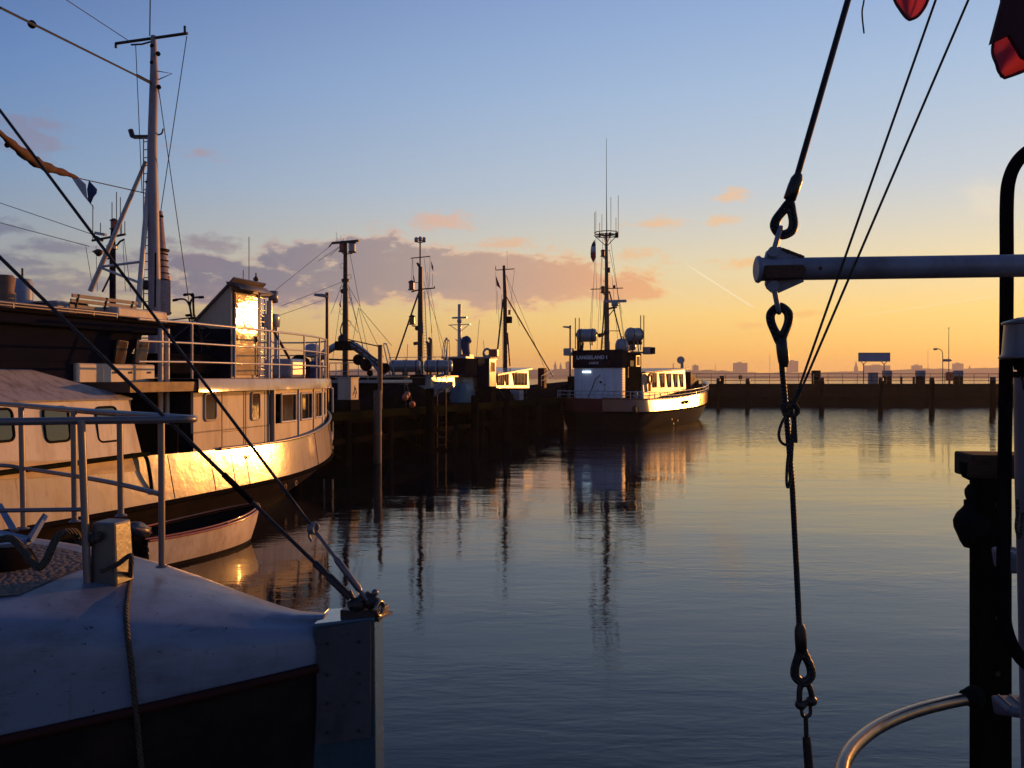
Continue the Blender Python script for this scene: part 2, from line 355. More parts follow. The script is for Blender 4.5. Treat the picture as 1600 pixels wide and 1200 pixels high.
def water_mat():
    m = bpy.data.materials.new('harbour_water'); m.use_nodes = True; nt = m.node_tree; q = NB(nt); p = nt.nodes['Principled BSDF']
    t = q.n('ShaderNodeTexCoord').outputs['Object']
    p.inputs['Base Color'].default_value = (.003, .006, .010, 1); p.inputs['Roughness'].default_value = .03; p.inputs['IOR'].default_value = 1.33
    wob = q.noise(q.mapv(t, (.5, 1.0, 1)), .35, 2, .5)
    a = q.noise(q.mapv(t, (.55, 1.5, 1)), 2.2, 3, .55, .3)
    c = q.noise(q.mapv(t, (.8, 2.0, 1), (0, 0, .25)), 7.5, 3, .55)
    far = q.noise(q.mapv(t, (.5, 1.2, 1)), 1.1, 4, .6)
    sp = q.n('ShaderNodeSeparateXYZ'); nt.links.new(t, sp.inputs[0])
    rough = q.step(sp.outputs[1], 30, 52)       # calm basin near, wind ruffled beyond the jetty
    h = q.m('ADD', q.m('MULTIPLY', a, .0062), q.m('MULTIPLY', c, .0015))
    slick = q.m('MULTIPLY_ADD', q.step(q.noise(q.mapv(t, (.5, 1.4, 1)), .16, 3, .6), .38, .62), .85, .45)
    h = q.m('MULTIPLY', h, slick)
    h = q.m('ADD', h, q.m('MULTIPLY', wob, .022))
    h = q.m('ADD', h, q.m('MULTIPLY', q.m('MULTIPLY', q.m('ADD', q.m('MULTIPLY', far, .05), q.m('MULTIPLY', a, .03)), rough), 1.0))
    bn = q.n('ShaderNodeBump'); bn.inputs['Strength'].default_value = 1; bn.inputs['Distance'].default_value = 1
    nt.links.new(h, bn.inputs['Height']); nt.links.new(bn.outputs[0], p.inputs['Normal'])
    return m
M['water'] = water_mat()
# ================================================================== SETTING
water = MB().add([(-2500, -380, 0), (2500, -380, 0), (2500, 3200, 0), (-2500, 3200, 0)], [(0, 1, 2, 3)]).build('water', M['water'])
tag(water, kind='structure')
def hills():
    rows = []; rnd = random.Random(3); n = 260
    ph = [rnd.uniform(0, 6.28) for _ in range(8)]
    for (Y, hf) in ((2480, 0), (2500, .35), (2600, .75), (2750, 1.0), (3000, .9), (3120, 0)):
        r_ = []
        for i in range(n+1):
            X = -2450+4900*i/n
            hgt = 27+5*sin(X/310+ph[0])+3*sin(X/120+ph[1])+1.6*sin(X/37+ph[2])+rnd.uniform(-1.6, 1.6)
            if X > 1200: hgt += min(8, (X-1200)*.02)
            if X < 300: hgt += 6*min(1, (300-X)/500)
            r_.append((X, Y, max(hgt*hf, -.5 if hf == 0 else 0)))
        rows.append(r_)
    m = mat('wooded_shore', (.055, .045, .035), .95, dirt=(.02, .018, .014), amt=.6, scale=.02)
    tag(MB().grid(rows, False).build('hills', m), kind='structure')
hills()
# buildings on the far shore
def far_building(px0, px1, py, kind='block'):
    Y = 2700; a, c_ = P(px0, py, Y), P(px1, py, Y); hi = a.z; mx = (a.x+c_.x)/2; hw = (c_.x-a.x)/2
    o = empty('shore_building', (mx, Y, 20), 0)
    mb = MB(); d = 14; zb = 0
    if kind == 'block':
        mb.box(-hw, hw, -d, d, zb, hi-20); mb.box(-hw*.4, hw*.2, -d*.5, d*.5, hi-20, hi-17)
        wl = mb.build('wall', M['far'], o); wn = MB()
        k = max(3, int(hw/4))
        for i in range(k):
            for j in range(3):
                x = -hw+2*hw*(i+.5)/k; z = hi-20-3-j*4
                if z > 1: wn.box(x-hw/k*.5, x+hw/k*.5, -d-.3, -d-.05, z-1.6, z)
        if wn.v: wn.build('window_band', M['glass'], o)
    else:
        mb.box(-hw*.8, hw*.8, -6, 6, zb, (hi-20)*.45); mb.build('wall', M['far'], o)
        MB().lathe([(hw, 0), (hw*.55, (hi-20)*.25), (.2, (hi-20)*.55)], (0, 0, (hi-20)*.45), n=8).build('spire', M['far'], o)
    return o
FB = [(1147, 1166, 567, 'block', 'wide pale apartment block on the far shore right of the red ship bow', 'building'),
      (1231, 1245, 564, 'block', 'tall narrow tower block on the far shore beside the steel cable', 'building'),
      (1083, 1090, 571, 'block', 'small flat block on the far shore just above the red ship bow', 'building'),
      (884, 892, 566, 'block', 'flat topped block on the far shore left of the dark wheelhouse band', 'building'),
      (865, 870, 564, 'spire', 'pointed church spire on the far shore, left one of the close pair', 'church'),
      (874, 878, 566, 'spire', 'thin church spire on the far shore, right one of the close pair', 'church'),
      (1335, 1340, 563, 'spire', 'church with pointed roof on the far shore left of the billboard', 'church'),
      (1353, 1388, 571, 'block', 'long low block on the far shore beneath the billboard', 'building'),
      (1427, 1438, 571, 'block', 'low block on the far shore between billboard and curved lamp', 'building'),
      (1491, 1502, 568, 'block', 'square block on the far shore right of the flagpole', 'building'),
      (1513, 1517, 570, 'spire', 'small tower on the far shore right of the flagpole', 'tower')]
for a_ in FB: tag(far_building(*a_[:4]), a_[4], a_[5])
for px, py, lab in ((1203, 552, 'thin radio mast on the far shore between the two high blocks'), (1450, 546, 'thin radio mast on the far shore left of the curved lamp'), (1118, 568, 'tiny radio mast on the far shore right of the red ship')):
    a_ = P(px, py, 2720); o = MB().tube([(0, 0, 0), (0, 0, a_.z-20)], [1.0, .6], 6); o.box(-2, 2, -.5, .5, a_.z-32, a_.z-31)
    o = o.build('radio_mast', M['far']); o.location = (a_.x, 2720, 20); tag(o, lab, 'mast')

# ------------------------------------------------------------------ far pier
PY = 90.7
ztop = H-10/F*PY; zr = H+6/F*PY
x0 = P(1040, 600, PY).x; x1 = 95
pier = empty('harbour_pier', (x0, PY, 0), 0, 'long dark concrete pier across the harbour mouth with a railing on top', 'pier')
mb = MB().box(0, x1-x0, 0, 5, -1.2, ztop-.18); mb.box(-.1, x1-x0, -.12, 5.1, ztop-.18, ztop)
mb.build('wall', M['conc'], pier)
MB().box(-.02, x1-x0, -.05, 5.03, -1.2, .95).build('weed_band', M['weed'], pier)
mb = MB()
for i in range(0, 30): mb.box(i*3.0+1.4, i*3.0+1.46, -.06, -.01, .95, ztop-.2)
mb.box(6, 7.6, -.1, -.01, 1.3, 1.36); mb.build('joint', M['weed'], pier)
mb = MB()
for z in (zr, zr-.36, zr-.74): mb.tube([(0, .5, z), (x1-x0, .5, z)], .035, 6)
for i in range(0, 56): mb.tube([(i*1.6+.3, .5, ztop), (i*1.6+.3, .5, zr)], .03, 6)
mb.build('railing', M['iron'], pier)
def pxx(px, Y): return (px-800)/F*Y
for px, lab in ((1275, 'dark square bollard block on the pier left of the billboard'), (1386, 'grey bollard block on the pier under the right end of the billboard'), (1438, 'bollard block on the pier between billboard and curved lamp'), (1497, 'bollard block on the pier right of the red lifebuoy box')):
    o = empty('bollard_block', (pxx(px, PY+2), PY+2, ztop), 0, lab, 'bollard', 'bollard blocks on the pier')
    MB().box(-.38, .38, -.38, .38, 0, .85).build('base', M['tar'], o, .04)
    MB().box(-.40, .40, -.40, .40, .85, 1.5).build('cap', M['grey'] if px > 1300 else M['tar'], o, .05)
# billboard
o = empty('billboard', (pxx(1366, PY+3), PY+3, ztop), 0, 'blue grey billboard on two posts on the pier', 'sign')
a_ = P(1342, 565, PY+3); c_ = P(1390, 551, PY+3); hw = (c_.x-a_.x)/2
MB().box(-hw+.06, hw-.06, -.04, .06, a_.z-ztop+.06, c_.z-ztop-.06).build('panel', M['sign'], o)
mb = MB()
for s in (-1, 1): mb.box(s*hw-.04, s*hw+.04, -.08, .1, a_.z-ztop, c_.z-ztop)
mb.box(-hw+.04, hw-.04, -.08, .1, a_.z-ztop, a_.z-ztop+.07); mb.box(-hw+.04, hw-.04, -.08, .1, c_.z-ztop-.07, c_.z-ztop); mb.build('frame', M['steel'], o)
for x in (-1.2, 1.12):
    mb = MB().tube([(x, 0, 0), (x, 0, a_.z-ztop-.2)], .06, 8); mb.tube([(x, 0, a_.z-ztop-.35), (x-.3, 0, a_.z-ztop)], .04, 6); mb.tube([(x, 0, a_.z-ztop-.35), (x+.3, 0, a_.z-ztop)], .04, 6)
    mb.build('post', M['steel'], o)
# curved lamp with arrow sign
Y = PY+1.5
o = empty('street_lamp', (pxx(1473, Y), Y, ztop), 0, 'thin curved arm street lamp on the pier carrying a small arrow sign', 'street lamp')
hz = P(0, 545, Y).z-ztop
MB().tube([(0, 0, 0), (0, 0, hz-.6), (-.08, 0, hz-.25), (-.3, 0, hz-.05), (-.6, 0, hz)], .045, 8).build('pole', M['iron'], o)
MB().lathe([(.02, 0), (.11, .1), (.12, .4), (.03, .52)], (-.55, 0, hz-.02), (-1, 0, -.06), 10).build('lamp_head', M['grey'], o)
z = P(0, 563, Y).z-ztop
MB().prism([(.05, 0, z-.14), (.82, 0, z-.14), (1.05, 0, z), (.82, 0, z+.14), (.05, 0, z+.14)], (0, .04, 0)).build('arrow_sign', M['grey'], o)
o = empty('flagpole', (pxx(1482.5, Y+1), Y+1, ztop), 0, 'tall bare flagpole on the pier right of the curved lamp', 'flagpole')
hz = P(0, 513, Y+1).z-ztop
MB().tube([(0, 0, 0), (0, 0, hz)], [.05, .03], 8).build('pole', M['iron'], o); MB().ball((0, 0, hz+.03), .07, 8).build('truck', M['iron'], o)
o = empty('lifebuoy_box', (pxx(1484, PY+.3), PY+.3, ztop), 0, 'red lifebuoy cabinet on the pier railing below the flagpole', 'lifebuoy')
MB().box(-.42, .42, -.12, .12, .35, 1.3).build('cabinet', M['red'], o, .05); MB().ring((0, -.15, .85), (0, 1, 0), .27, .055).build('ring', M['orange'], o); MB().box(-.05, .05, -.05, .05, 0, .35).build('post', M['iron'], o)
o = empty('electric_cabinet', (pxx(1364, PY+2), PY+2, ztop), 0, 'pale grey electric cabinet on the pier under the billboard', 'cabinet')
MB().box(-.48, .48, -.25, .25, .0, 1.2).build('body', M['grey'], o, .03); MB().box(-.52, .52, -.3, .3, 1.2, 1.26).build('lid', M['grey'], o)
o = empty('picnic_bench', (pxx(1418, PY+2.5), PY+2.5, ztop), 0, 'dark bench on the pier between two bollard blocks', 'bench')
MB().box(-.9, .9, -.25, .25, .72, .80).build('seat', M['tar'], o)
for x in (-.7, .7): MB().box(x-.04, x+.04, -.2, .2, 0, .72).build('leg', M['tar'], o)
o = empty('small_waste_bin', (pxx(1157, PY+1), PY+1, ztop), 0, 'small dark post with box on the pier behind the second pile', 'bin')
MB().box(-.16, .16, -.14, .14, .5, .95).build('box', M['tar'], o, .03); MB().box(-.03, .03, -.03, .03, 0, .5).build('post', M['tar'], o)
o = empty('service_box', (pxx(1128, PY+1), PY+1, ztop), 0, 'small dark cupboard on the pier behind the first pile', 'cabinet')
MB().box(-.2, .2, -.15, .15, 0, .85).build('body', M['tar'], o, .03); MB().box(-.24, .24, -.18, .18, .85, .9).build('lid', M['tar'], o)
# mooring piles in front of the pier
for i, (px, yb, yt, lab) in enumerate(((1122, 638, 591, 'mooring pile nearest the red ship bow'), (1168, 640, 591, 'second mooring pile to the right of the red ship bow'), (1284, 643, 590, 'mooring pile in front of the dark bollard block right of the steel cable'), (1376, 646, 590, 'mooring pile in the water below the billboard'), (1456, 648, 590, 'mooring pile in the water left of the curved lamp'), (1551, 650, 589, 'mooring pile in the water beside the black davit pipe'))):
    Y = H*F/(yb-CY); zt = P(0, yt, Y).z; r_ = .20+.01*(i % 3)
    o = empty('mooring_pile', (pxx(px, Y), Y, 0), 0, lab, 'pile', 'mooring piles before the pier')
    MB().tube([(0, 0, -2), (0, 0, 1.0), (.02, 0, zt-.25)], [r_*1.05, r_, r_*.95], 12).build('shaft', M['darkwood'], o)
    MB().lathe([(r_*.97, zt-.28), (r_*.97, zt-.04), (r_*.6, zt)], (.02, 0, 0), n=12).build('cap', M['iron'], o)

# ================================================================== JETTY
J = Frame((-4.96, 30), 23, 'wooden_jetty', 'dark mossy wooden jetty on piles between the white ship and the moored cutters', 'jetty')
JT = 1.82
mb = MB()
for i in range(-44, 100):
    y = i*.205; mb.box(-3.6, .02, y, y+.19, JT-.07, JT+random.uniform(-.006, .006))
mb.build('deck', M['darkwood'], J.e)
MB().box(.025, .2, -9, 20.4, JT-.26, JT+.03).build('edge_beam', M['moss'], J.e, .02)
mb = MB().box(-.25, -.05, -9, 20.3, JT-.40, JT-.08); mb.box(-3.5, -3.3, -9, 20.3, JT-.40, JT-.08); mb.build('stringer', M['darkwood'], J.e)
MB().box(-3.9, .0, 20.35, 20.5, -1, 1.7).build('end_shade_wall', M['tar'], J.e)  # added dark end so the space under the deck stays black
MB().box(.03, .1, -9, 20.3, .75, .95).build('brace', M['darkwood'], J.e, .01)
MB().box(-3.9, -3.65, -9, 20.4, -1, JT-.1).build('back_shade_wall', M['tar'], J.e)  # near-black sheet supplying the shade below the jetty deck
for k in range(-3, 8):
    y = k*2.7+.9; mb = MB().tube([(.05, y, -1.5), (.05, y, JT-.3)], .15, 10); mb.tube([(-3.2, y, -1.5), (-3.2, y, JT-.1)], .15, 10); mb.beam((-.1, y, .1), (-3.0, y, JT-.3), .12, .18)
    mb.build('trestle', M['darkwood'], J.e)
# tall piles in front of the jetty
def jpile(px, ytop, v, r_, lab, m='darkwood'):
    p = J.at(px, ytop, v); wp = J.wor(p)
    o = empty('jetty_pile', (wp.x, wp.y, 0), 23, lab, 'pile', 'tall piles along the jetty edge')
    MB().tube([(0, 0, -2), (0, 0, p.z-.05), (0, 0, p.z)], [r_*1.05, r_, r_*.85], 12).build('shaft', M[m], o)
    MB().lathe([(r_*1.08, -.06), (r_*1.08, .06)], (0, 0, 1.05), n=12).build('band', M['rust' if m == 'wood' else 'darkwood'], o); return o
jpile(590, 610, .55, .14, 'tall jetty pile in front of the mossy edge with a sunlit side', 'wood')
jpile(672, 607, .5, .17, 'square-looking dark jetty pile left of the stacked tubes')
jpile(742, 618, .5, .17, 'dark jetty pile left of the lit cabin')
jpile(792, 622, .5, .17, 'dark jetty pile below the lit cabin')
jpile(842, 628, .5, .18, 'last dark jetty pile beside the red ship stern')
p = J.at(594, 541, -.6); wp = J.wor(p)
o = empty('rusty_post', (wp.x, wp.y, JT), 23, 'tall rust red steel post standing on the jetty behind the sunlit pile', 'post')
MB().cyl((0, 0, 0), (0, 0, p.z-JT), .085, 12).build('tube', M['rust'], o); MB().lathe([(.1, 0), (.1, .05)], (0, 0, p.z-JT), n=12).build('cap', M['rust'], o)
# cabinet, ladder frame, lamp
p = J.at(531, 642, -.9); wp = J.wor(J.at(544, 642, -.9))
o = empty('meter_cabinet', (wp.x, wp.y, JT), 23, 'pale pink-grey power cabinet with a graffiti mark on the jetty', 'cabinet')
MB().box(-.28, .28, -.25, .25, .38, 1.15).build('body', M['cream'], o, .015); MB().box(-.32, .32, -.29, .29, 0, .37).build('plinth', M['conc'], o, .02); MB().box(-.30, .30, -.27, .27, 1.15, 1.19).build('lid', M['cream'], o)
mb = MB()
for a_, b2 in (((.285, -.12, .55), (.285, .05, .82)), ((.285, .05, .82), (.285, .12, .6)), ((.285, -.05, .6), (.285, .02, .9)), ((.285, .02, .45), (.285, .10, .7))): mb.beam(a_, b2, .012, .012)
mb.build('graffiti', M['tar'], o)
wp = J.wor(J.at(513, 645, -.2))
o = empty('ladder_hoop', (wp.x, wp.y, JT), 23, 'low metal ladder hoop glowing orange on the jetty edge beside the white ship', 'ladder')
for s, nm in ((-.17, 'rail'), (.17, 'rail')): MB().tube([(s, 0, -1.4), (s, 0, .82)], .03, 8).build(nm, M['rail'], o)
MB().tube([(-.17, 0, .82), (.17, 0, .82)], .03, 8).build('top_bar', M['rail'], o)
def lamp(fr, px, v, ytop, ybase_z, lab, head, arm=.75):
    p = fr.at(px, ytop, v); wp = fr.wor(p); hz = p.z-ybase_z
    o = empty('street_lamp', (wp.x, wp.y, ybase_z), 0, lab, 'street lamp', 'lamps on the jetty')
    MB().tube([(0, 0, 0), (0, 0, hz)], [.075, .055], 10).build('pole', M['iron'], o)
    MB().prism([(0, -.11, hz+.05), (-arm*.3, -.11, hz+.09), (-arm, -.11, hz+.10), (-arm-.03, -.11, hz+.02), (-arm*.4, -.11, hz-.02), (.04, -.11, hz-.05)], (0, .22, 0)).build('lamp_head', M['grey'], o, .02)
    MB().cyl((0, 0, hz-.08), (0, 0, hz+.14), .07, 10).build('collar', M['iron'], o); return o
lamp(J, 511, -2.2, 463, JT, 'tall jetty lamp with a flat head above the ladder hoop', 0, .45)
lamp(J, 891, -1.0, 512, JT, 'slim lamp with a flat head standing left of the red ship wheelhouse', 0, .45)
# deck clutter
def heap(px, v, sx, sy, hz, mt, name, lab, cat, seed=0):
    wp = J.wor(J.at(px, 640, v)); rnd = random.Random(seed); rows = []
    for i in range(9):
        e = i/8*pi/2; r_ = []
        for k in range(22):
            a = 2*pi*k/22; q = 1+(rnd.uniform(-.10, .10)+.12*sin(3*a+seed))*cos(e)
            ce = cos(e)**.7 if i < 8 else 0; r_.append((sx*ce*cos(a)*q, sy*ce*sin(a)*q, hz*sin(e)*(q if i < 8 else 1)))
        rows.append(r_)
    o = empty(name, (wp.x, wp.y, JT), 23, lab, cat)
    MB().grid(rows, True, True).build('pile' if cat == 'net' else 'cover', M[mt], o)
    mb = MB()
    for k in range(5):
        a = rnd.uniform(0, 6.28); mb.tube([(sx*1.02*cos(a)*cos(t), sy*1.02*sin(a)*cos(t)+.05*sin(t*5), hz*1.04*sin(t)) for t in [j*pi/16 for j in range(9)]], .02, 5)
    mb.build('rope', M['rope'], o); return o
heap(632, -1.3, 1.0, 1.5, .88, 'tar', 'fishing_net_heap', 'big dark fishing net heap on the jetty in front of the life rafts', 'net', 1)
heap(610, -1.6, .7, .8, .7, 'tar', 'fishing_net_heap', 'smaller dark net heap on the jetty beside the rust red post', 'net', 9)
heap(724, -1.4, .55, .8, .92, 'teal', 'tarpaulin_pile', 'grey teal tarpaulin covered pile on the jetty by the stacked tubes', 'tarpaulin', 4)
heap(772, -1.2, .8, 1.5, .62, 'tar', 'fishing_net_heap', 'dark net heap on the jetty in front of the second wheelhouse', 'net', 6)
heap(822, -1.0, .6, 1.0, .5, 'tar', 'fishing_net_heap', 'low dark net heap on the jetty end near the red ship', 'net', 12)
for i, (px, py, lab) in enumerate(((633, 621, 'upper orange float on the big net heap'), (636, 617, 'topmost orange float on the big net heap'), (644, 632, 'lowest orange float hanging on the big net heap'))):
    wp = J.wor(J.at(px, py, -.2 if i != 2 else .3)); o = MB().lathe([(.02, -.13), (.09, -.10), (.13, 0), (.09, .10), (.03, .14)], n=12)
    o = o.build('net_float', M['orange']); o.location = wp; o.rotation_euler = (.4*i, .5, 0); tag(o, lab, 'float', 'orange floats on the net heap')
for i in range(3):
    wp = J.wor(J.at(677+8*i, 604+i*.6, -.5)); o = MB().tube([(-.45, 0, -.35), (.35, .1, .18)], .075, 10).build('drain_tube', M['grey'])
    o.location = wp; tag(o, ('leftmost', 'middle', 'rightmost')[i]+' of three grey tubes leaning together on the jetty before the golden cabin', 'tube', 'grey tubes on the jetty')
o = empty('fish_crate_stack', J.wor(J.at(760, 640, -.5)), 23, 'stack of dark fish crates on the jetty under the lit cabin', 'crate'); o.location.z = JT
for k in range(3): MB().box(-.38, .38, -.28, .28, k*.26, k*.26+.24).build('crate', M['tar'], o, .02)
o = empty('fish_crate_stack', J.wor(J.at(805, 640, -.6)), 23, 'pale crate stack on the jetty end below the lit cabin', 'crate'); o.location.z = JT
for k in range(2): MB().box(-.36, .36, -.3, .3, k*.26, k*.26+.24).build('crate', M['grey'], o, .02)
wp = J.wor(J.at(690, 640, .25)); o = empty('quay_ladder', (wp.x, wp.y, 0), 23, 'pale ladder with arched top hanging on the jetty front', 'ladder')
for s in (-.2, .2): MB().tube([(s, 0, .1), (s, 0, JT+.5)], .02, 6).build('rail', M['iron'], o)
mb = MB().tube([(.2*cos(t), 0, JT+.5+.2*sin(t)) for t in [j*pi/8 for j in range(9)]], .025, 6)
mb.build('arch', M['iron'], o)
mb = MB()
for k in range(6): mb.cyl((-.2, 0, .25+k*.3), (.2, 0, .25+k*.3), .02, 6)
mb.build('rung', M['iron'], o)

# ================================================================== generic ship pieces
def hull_rows(stations, prof):
    """stations: (u, half, ztop, zlow); prof: (t, wf, lf) rows; returns rows running starboard aft -> bow -> port aft"""
    out = []; uf = stations[-1][0]; ua = stations[0][0]
    for (t, wf, sh) in prof:
        a = []
        for (u, hb, zt, zl) in stations:
            uu = u-sh*((u-ua)/(uf-ua))**2
            a.append((hb*wf, uu, zt+(zl-zt)*t))
        out.append(a+[(-x, y, z) for (x, y, z) in a[::-1][1:]])
    return out
def ship_hull(e, stations, m_top, m_low, split=.45, wl=.82, rake=1.5, inset=.12, deckdrop=.5, deckm='darkwood', tw=(1, .985, .965)):
    up = [(0, tw[0], 0), (split*.5, tw[1], rake*.12), (split, tw[2], rake*.3)]
    lo = [(split+.002, tw[2]-.005, rake*.31), (split+(1-split)*.5, .90, rake*.62), (1, wl, rake), (1.4, wl*.7, rake*1.5)]
    r1 = hull_rows(stations, up); r2 = hull_rows(stations, lo)
    mb = MB().grid(r1); mb.poly([r_[0] for r_ in r1]+[r_[-1] for r_ in r1][::-1]); mb.build('topsides', M[m_top], e)
    mb = MB().grid(r2); mb.poly([r_[0] for r_ in r2]+[r_[-1] for r_ in r2][::-1]); mb.build('lower_hull', M[m_low], e)
    inner = [(x*(1-inset/3), y, z) for (x, y, z) in r1[0]]
    deck = [(x*(1-inset/3), y, z-deckdrop) for (x, y, z) in r1[0]]
    n = len(deck)//2; mb = MB().grid([r1[0], inner, deck])
    mb.build('bulwark', M[m_top], e)
    mb = MB().grid([[deck[i] for i in range(n+1)], [deck[-1-i] for i in range(n+1)]], False); mb.build('deck', M[deckm], e)
    mb = MB().tube([(x*1.005, y, z+.02) for (x, y, z) in r1[0]], .05, 6); mb.build('cap_rail', M[m_top], e)
    mb = MB().tube([(x*1.01, y, z) for (x, y, z) in r1[2]], .055, 6); mb.build('rub_rail', M['tar'], e)
    return r1, r2
def house(e, name, v0, v1, u0, u1, z0, z1, m, roof=.1, over=.12, bevel=.03, roofm='roofm', tp=0):
    mb = MB().add([(v0, u0, z0), (v1, u0, z0), (v1, u1, z0), (v0, u1, z0), (v0+tp, u0+tp, z1), (v1-tp, u0+tp, z1), (v1-tp, u1-tp, z1), (v0+tp, u1-tp, z1)],
                  [(0, 1, 2, 3), (4, 5, 6, 7), (0, 1, 5, 4), (1, 2, 6, 5), (2, 3, 7, 6), (3, 0, 4, 7)])
    o = mb.build(name, M[m], e, bevel)
    if roof: MB().box(v0-over, v1+over, u0-over, u1+over, z1+.002, z1+roof).build('roof', M[roofm], e, .02)
    return o
def win_side(par, v, u, z, wu, hz, sgn=1, m='glass', fr='rail'):
    """window on a fore-and-aft wall, facing starboard for sgn=1"""
    f = MB(); t = .05; d0, d1 = (v, v+.03) if sgn > 0 else (v-.03, v)
    f.box(d0, d1, u-wu/2-t, u-wu/2, z-t, z+hz+t); f.box(d0, d1, u+wu/2, u+wu/2+t, z-t, z+hz+t); f.box(d0, d1, u-wu/2, u+wu/2, z-t, z); f.box(d0, d1, u-wu/2, u+wu/2, z+hz, z+hz+t)
    f.build('window_frame', M[fr], par)
    MB().box(d0+.004*sgn, d0+.016, u-wu/2, u+wu/2, z, z+hz).build('window', M[m], par)
def win_aft(par, u, v, z, wv, hz, m='glass', fr='rail'):
    f = MB(); t = .05
    f.box(v-wv/2-t, v-wv/2, u-.03, u, z-t, z+hz+t); f.box(v+wv/2, v+wv/2+t, u-.03, u, z-t, z+hz+t); f.box(v-wv/2, v+wv/2, u-.03, u, z-t, z); f.box(v-wv/2, v+wv/2, u-.03, u, z+hz, z+hz+t)
    f.build('window_frame', M[fr], par); MB().box(v-wv/2, v+wv/2, u-.016, u-.004, z, z+hz).build('window', M[m], par)
def railing(e, pts, h, levels, m='rail', r=.02, posts=None, name='railing'):
    pts = [Vector(p) for p in pts]; mb = MB()
    for l in levels: mb.tube([p+V(0, 0, h*l) for p in pts], r if l == 1 else r*.8, 8)
    for p in (posts or pts): mb.tube([p, Vector(p)+V(0, 0, h)], r*.9, 8)
    return mb.build(name, M[m], e)
def lantern(e, p, m='redlamp', s=1):
    o = MB().lathe([(.09*s, 0), (.09*s, .22*s)], p, n=10).build('lantern', M[m], e)
    MB().lathe([(.12*s, -.03*s), (.12*s, 0)], p, n=10).build('base', M['iron'], e); MB().lathe([(.12*s, .22*s), (.11*s, .25*s), (.03*s, .30*s)], p, n=10).build('cap', M['iron'], e)
def raft(e, c, L=1.15, r=.34, ax=(0, 1, 0)):
    c = Vector(c); ax = Vector(ax).normalized()
    prof = [(.02, -L/2-.02), (r*.8, -L/2), (r, -L/2+.08)]
    for k in range(7): z = -L/2+.12+k*(L-.24)/6; prof += [(r, z-.02), (r*1.05, z), (r, z+.02)]
    prof += [(r, L/2-.08), (r*.8, L/2), (.02, L/2+.02)]
    o = MB().lathe(prof, c, ax, 16).build('life_raft', M['raft'], e)
    a = ax.cross(V(0, 0, 1)); mb = MB()
    for s in (-.3, .3): mb.ring(c+ax*L*s, ax, r*1.07, .015, 16, 6)
    mb.build('strap', M['tar'], o)
    mb = MB()
    for s in (-.3, .3): mb.beam(c+ax*L*s-a*r*.8-V(0, 0, r+.1), c+ax*L*s+a*r*.8-V(0, 0, r+.1), .08, .2)
    mb.build('cradle', M['iron'], o); return o
def rung_ladder(e, p, q, w_, n, m='iron', ax=(1, 0, 0), r=.018, name='ladder'):
    p, q, ax = Vector(p), Vector(q), Vector(ax); mb = MB()
    mb.tube([p-ax*w_/2, q-ax*w_/2], r, 6); mb.tube([p+ax*w_/2, q+ax*w_/2], r, 6)
    for i in range(n): c = p.lerp(q, (i+.5)/n); mb.tube([c-ax*w_/2, c+ax*w_/2], r*.8, 6)
    return mb.build(name, M[m], e)
def flag(name, pts, cols, lab, loc=(0, 0, 0)):
    """small folded flag: pts = (hoist edge, fly edge) world point lists, stripes along the hoist"""
    o = empty(name, pts[0][0], 0, lab, 'flag'); org = Vector(pts[0][0]); n = len(pts[0])-1
    per = n//len(cols)
    for ci, c in enumerate(cols):
        rows = []
        for j in range(ci*per, (ci+1)*per+1):
            a, b2 = Vector(pts[0][j])-org, Vector(pts[1][j])-org
            rows.append([a.lerp(b2, t)+V(0, .10*sin(t*5+j*.8)*(a-b2).length*1.2, 0) for t in (0, .2, .4, .6, .8, 1)])
        MB().grid(rows).build('stripe', M[c], o, 0, .006)
    return o
def smooth(pts, n=6, closed=False):
    """catmull-rom"""
    pts = [Vector(p) for p in pts]; m = len(pts); out = []
    for i in range(m if closed else m-1):
        g_ = (lambda k: pts[k % m]) if closed else (lambda k: pts[min(max(k, 0), m-1)])
        p0, p1, p2, p3 = g_(i-1), g_(i), g_(i+1), g_(i+2)
        for j in range(n):
            t = j/n; out.append(.5*((2*p1)+(p2-p0)*t+(2*p0-5*p1+4*p2-p3)*t*t+(3*p1-p0-3*p2+p3)*t**3))
    if not closed: out.append(pts[-1])
    return out
# ================================================================== WHITE EXCURSION SHIP (left)
W = Frame((-7.99, 19.67), 15, 'excursion_ship', 'big white excursion ship with glazed round front moored at the left of the photo', 'ship')
we = W.e
US = [-17+i for i in range(18)]
TS = [R(a) for a in (6, 12, 18, 24, 30, 36, 42, 48, 54, 60, 66, 72, 78, 84, 90)]
def wrow(zf, bb, aa, ua=0):
    st = [(bb, u, zf(u)) for u in US]+[(bb*cos(t), aa*sin(t)+ua, zf(6*sin(t))) for t in TS]
    return st+[(-x, y, z) for (x, y, z) in st[::-1][1:]]
ztp = lambda u: 1.5+(.0056*u*u if u < 0 else .017*u*u)
zbt = lambda u: .66+(.0022*u*u if u < 0 else .010*u*u)
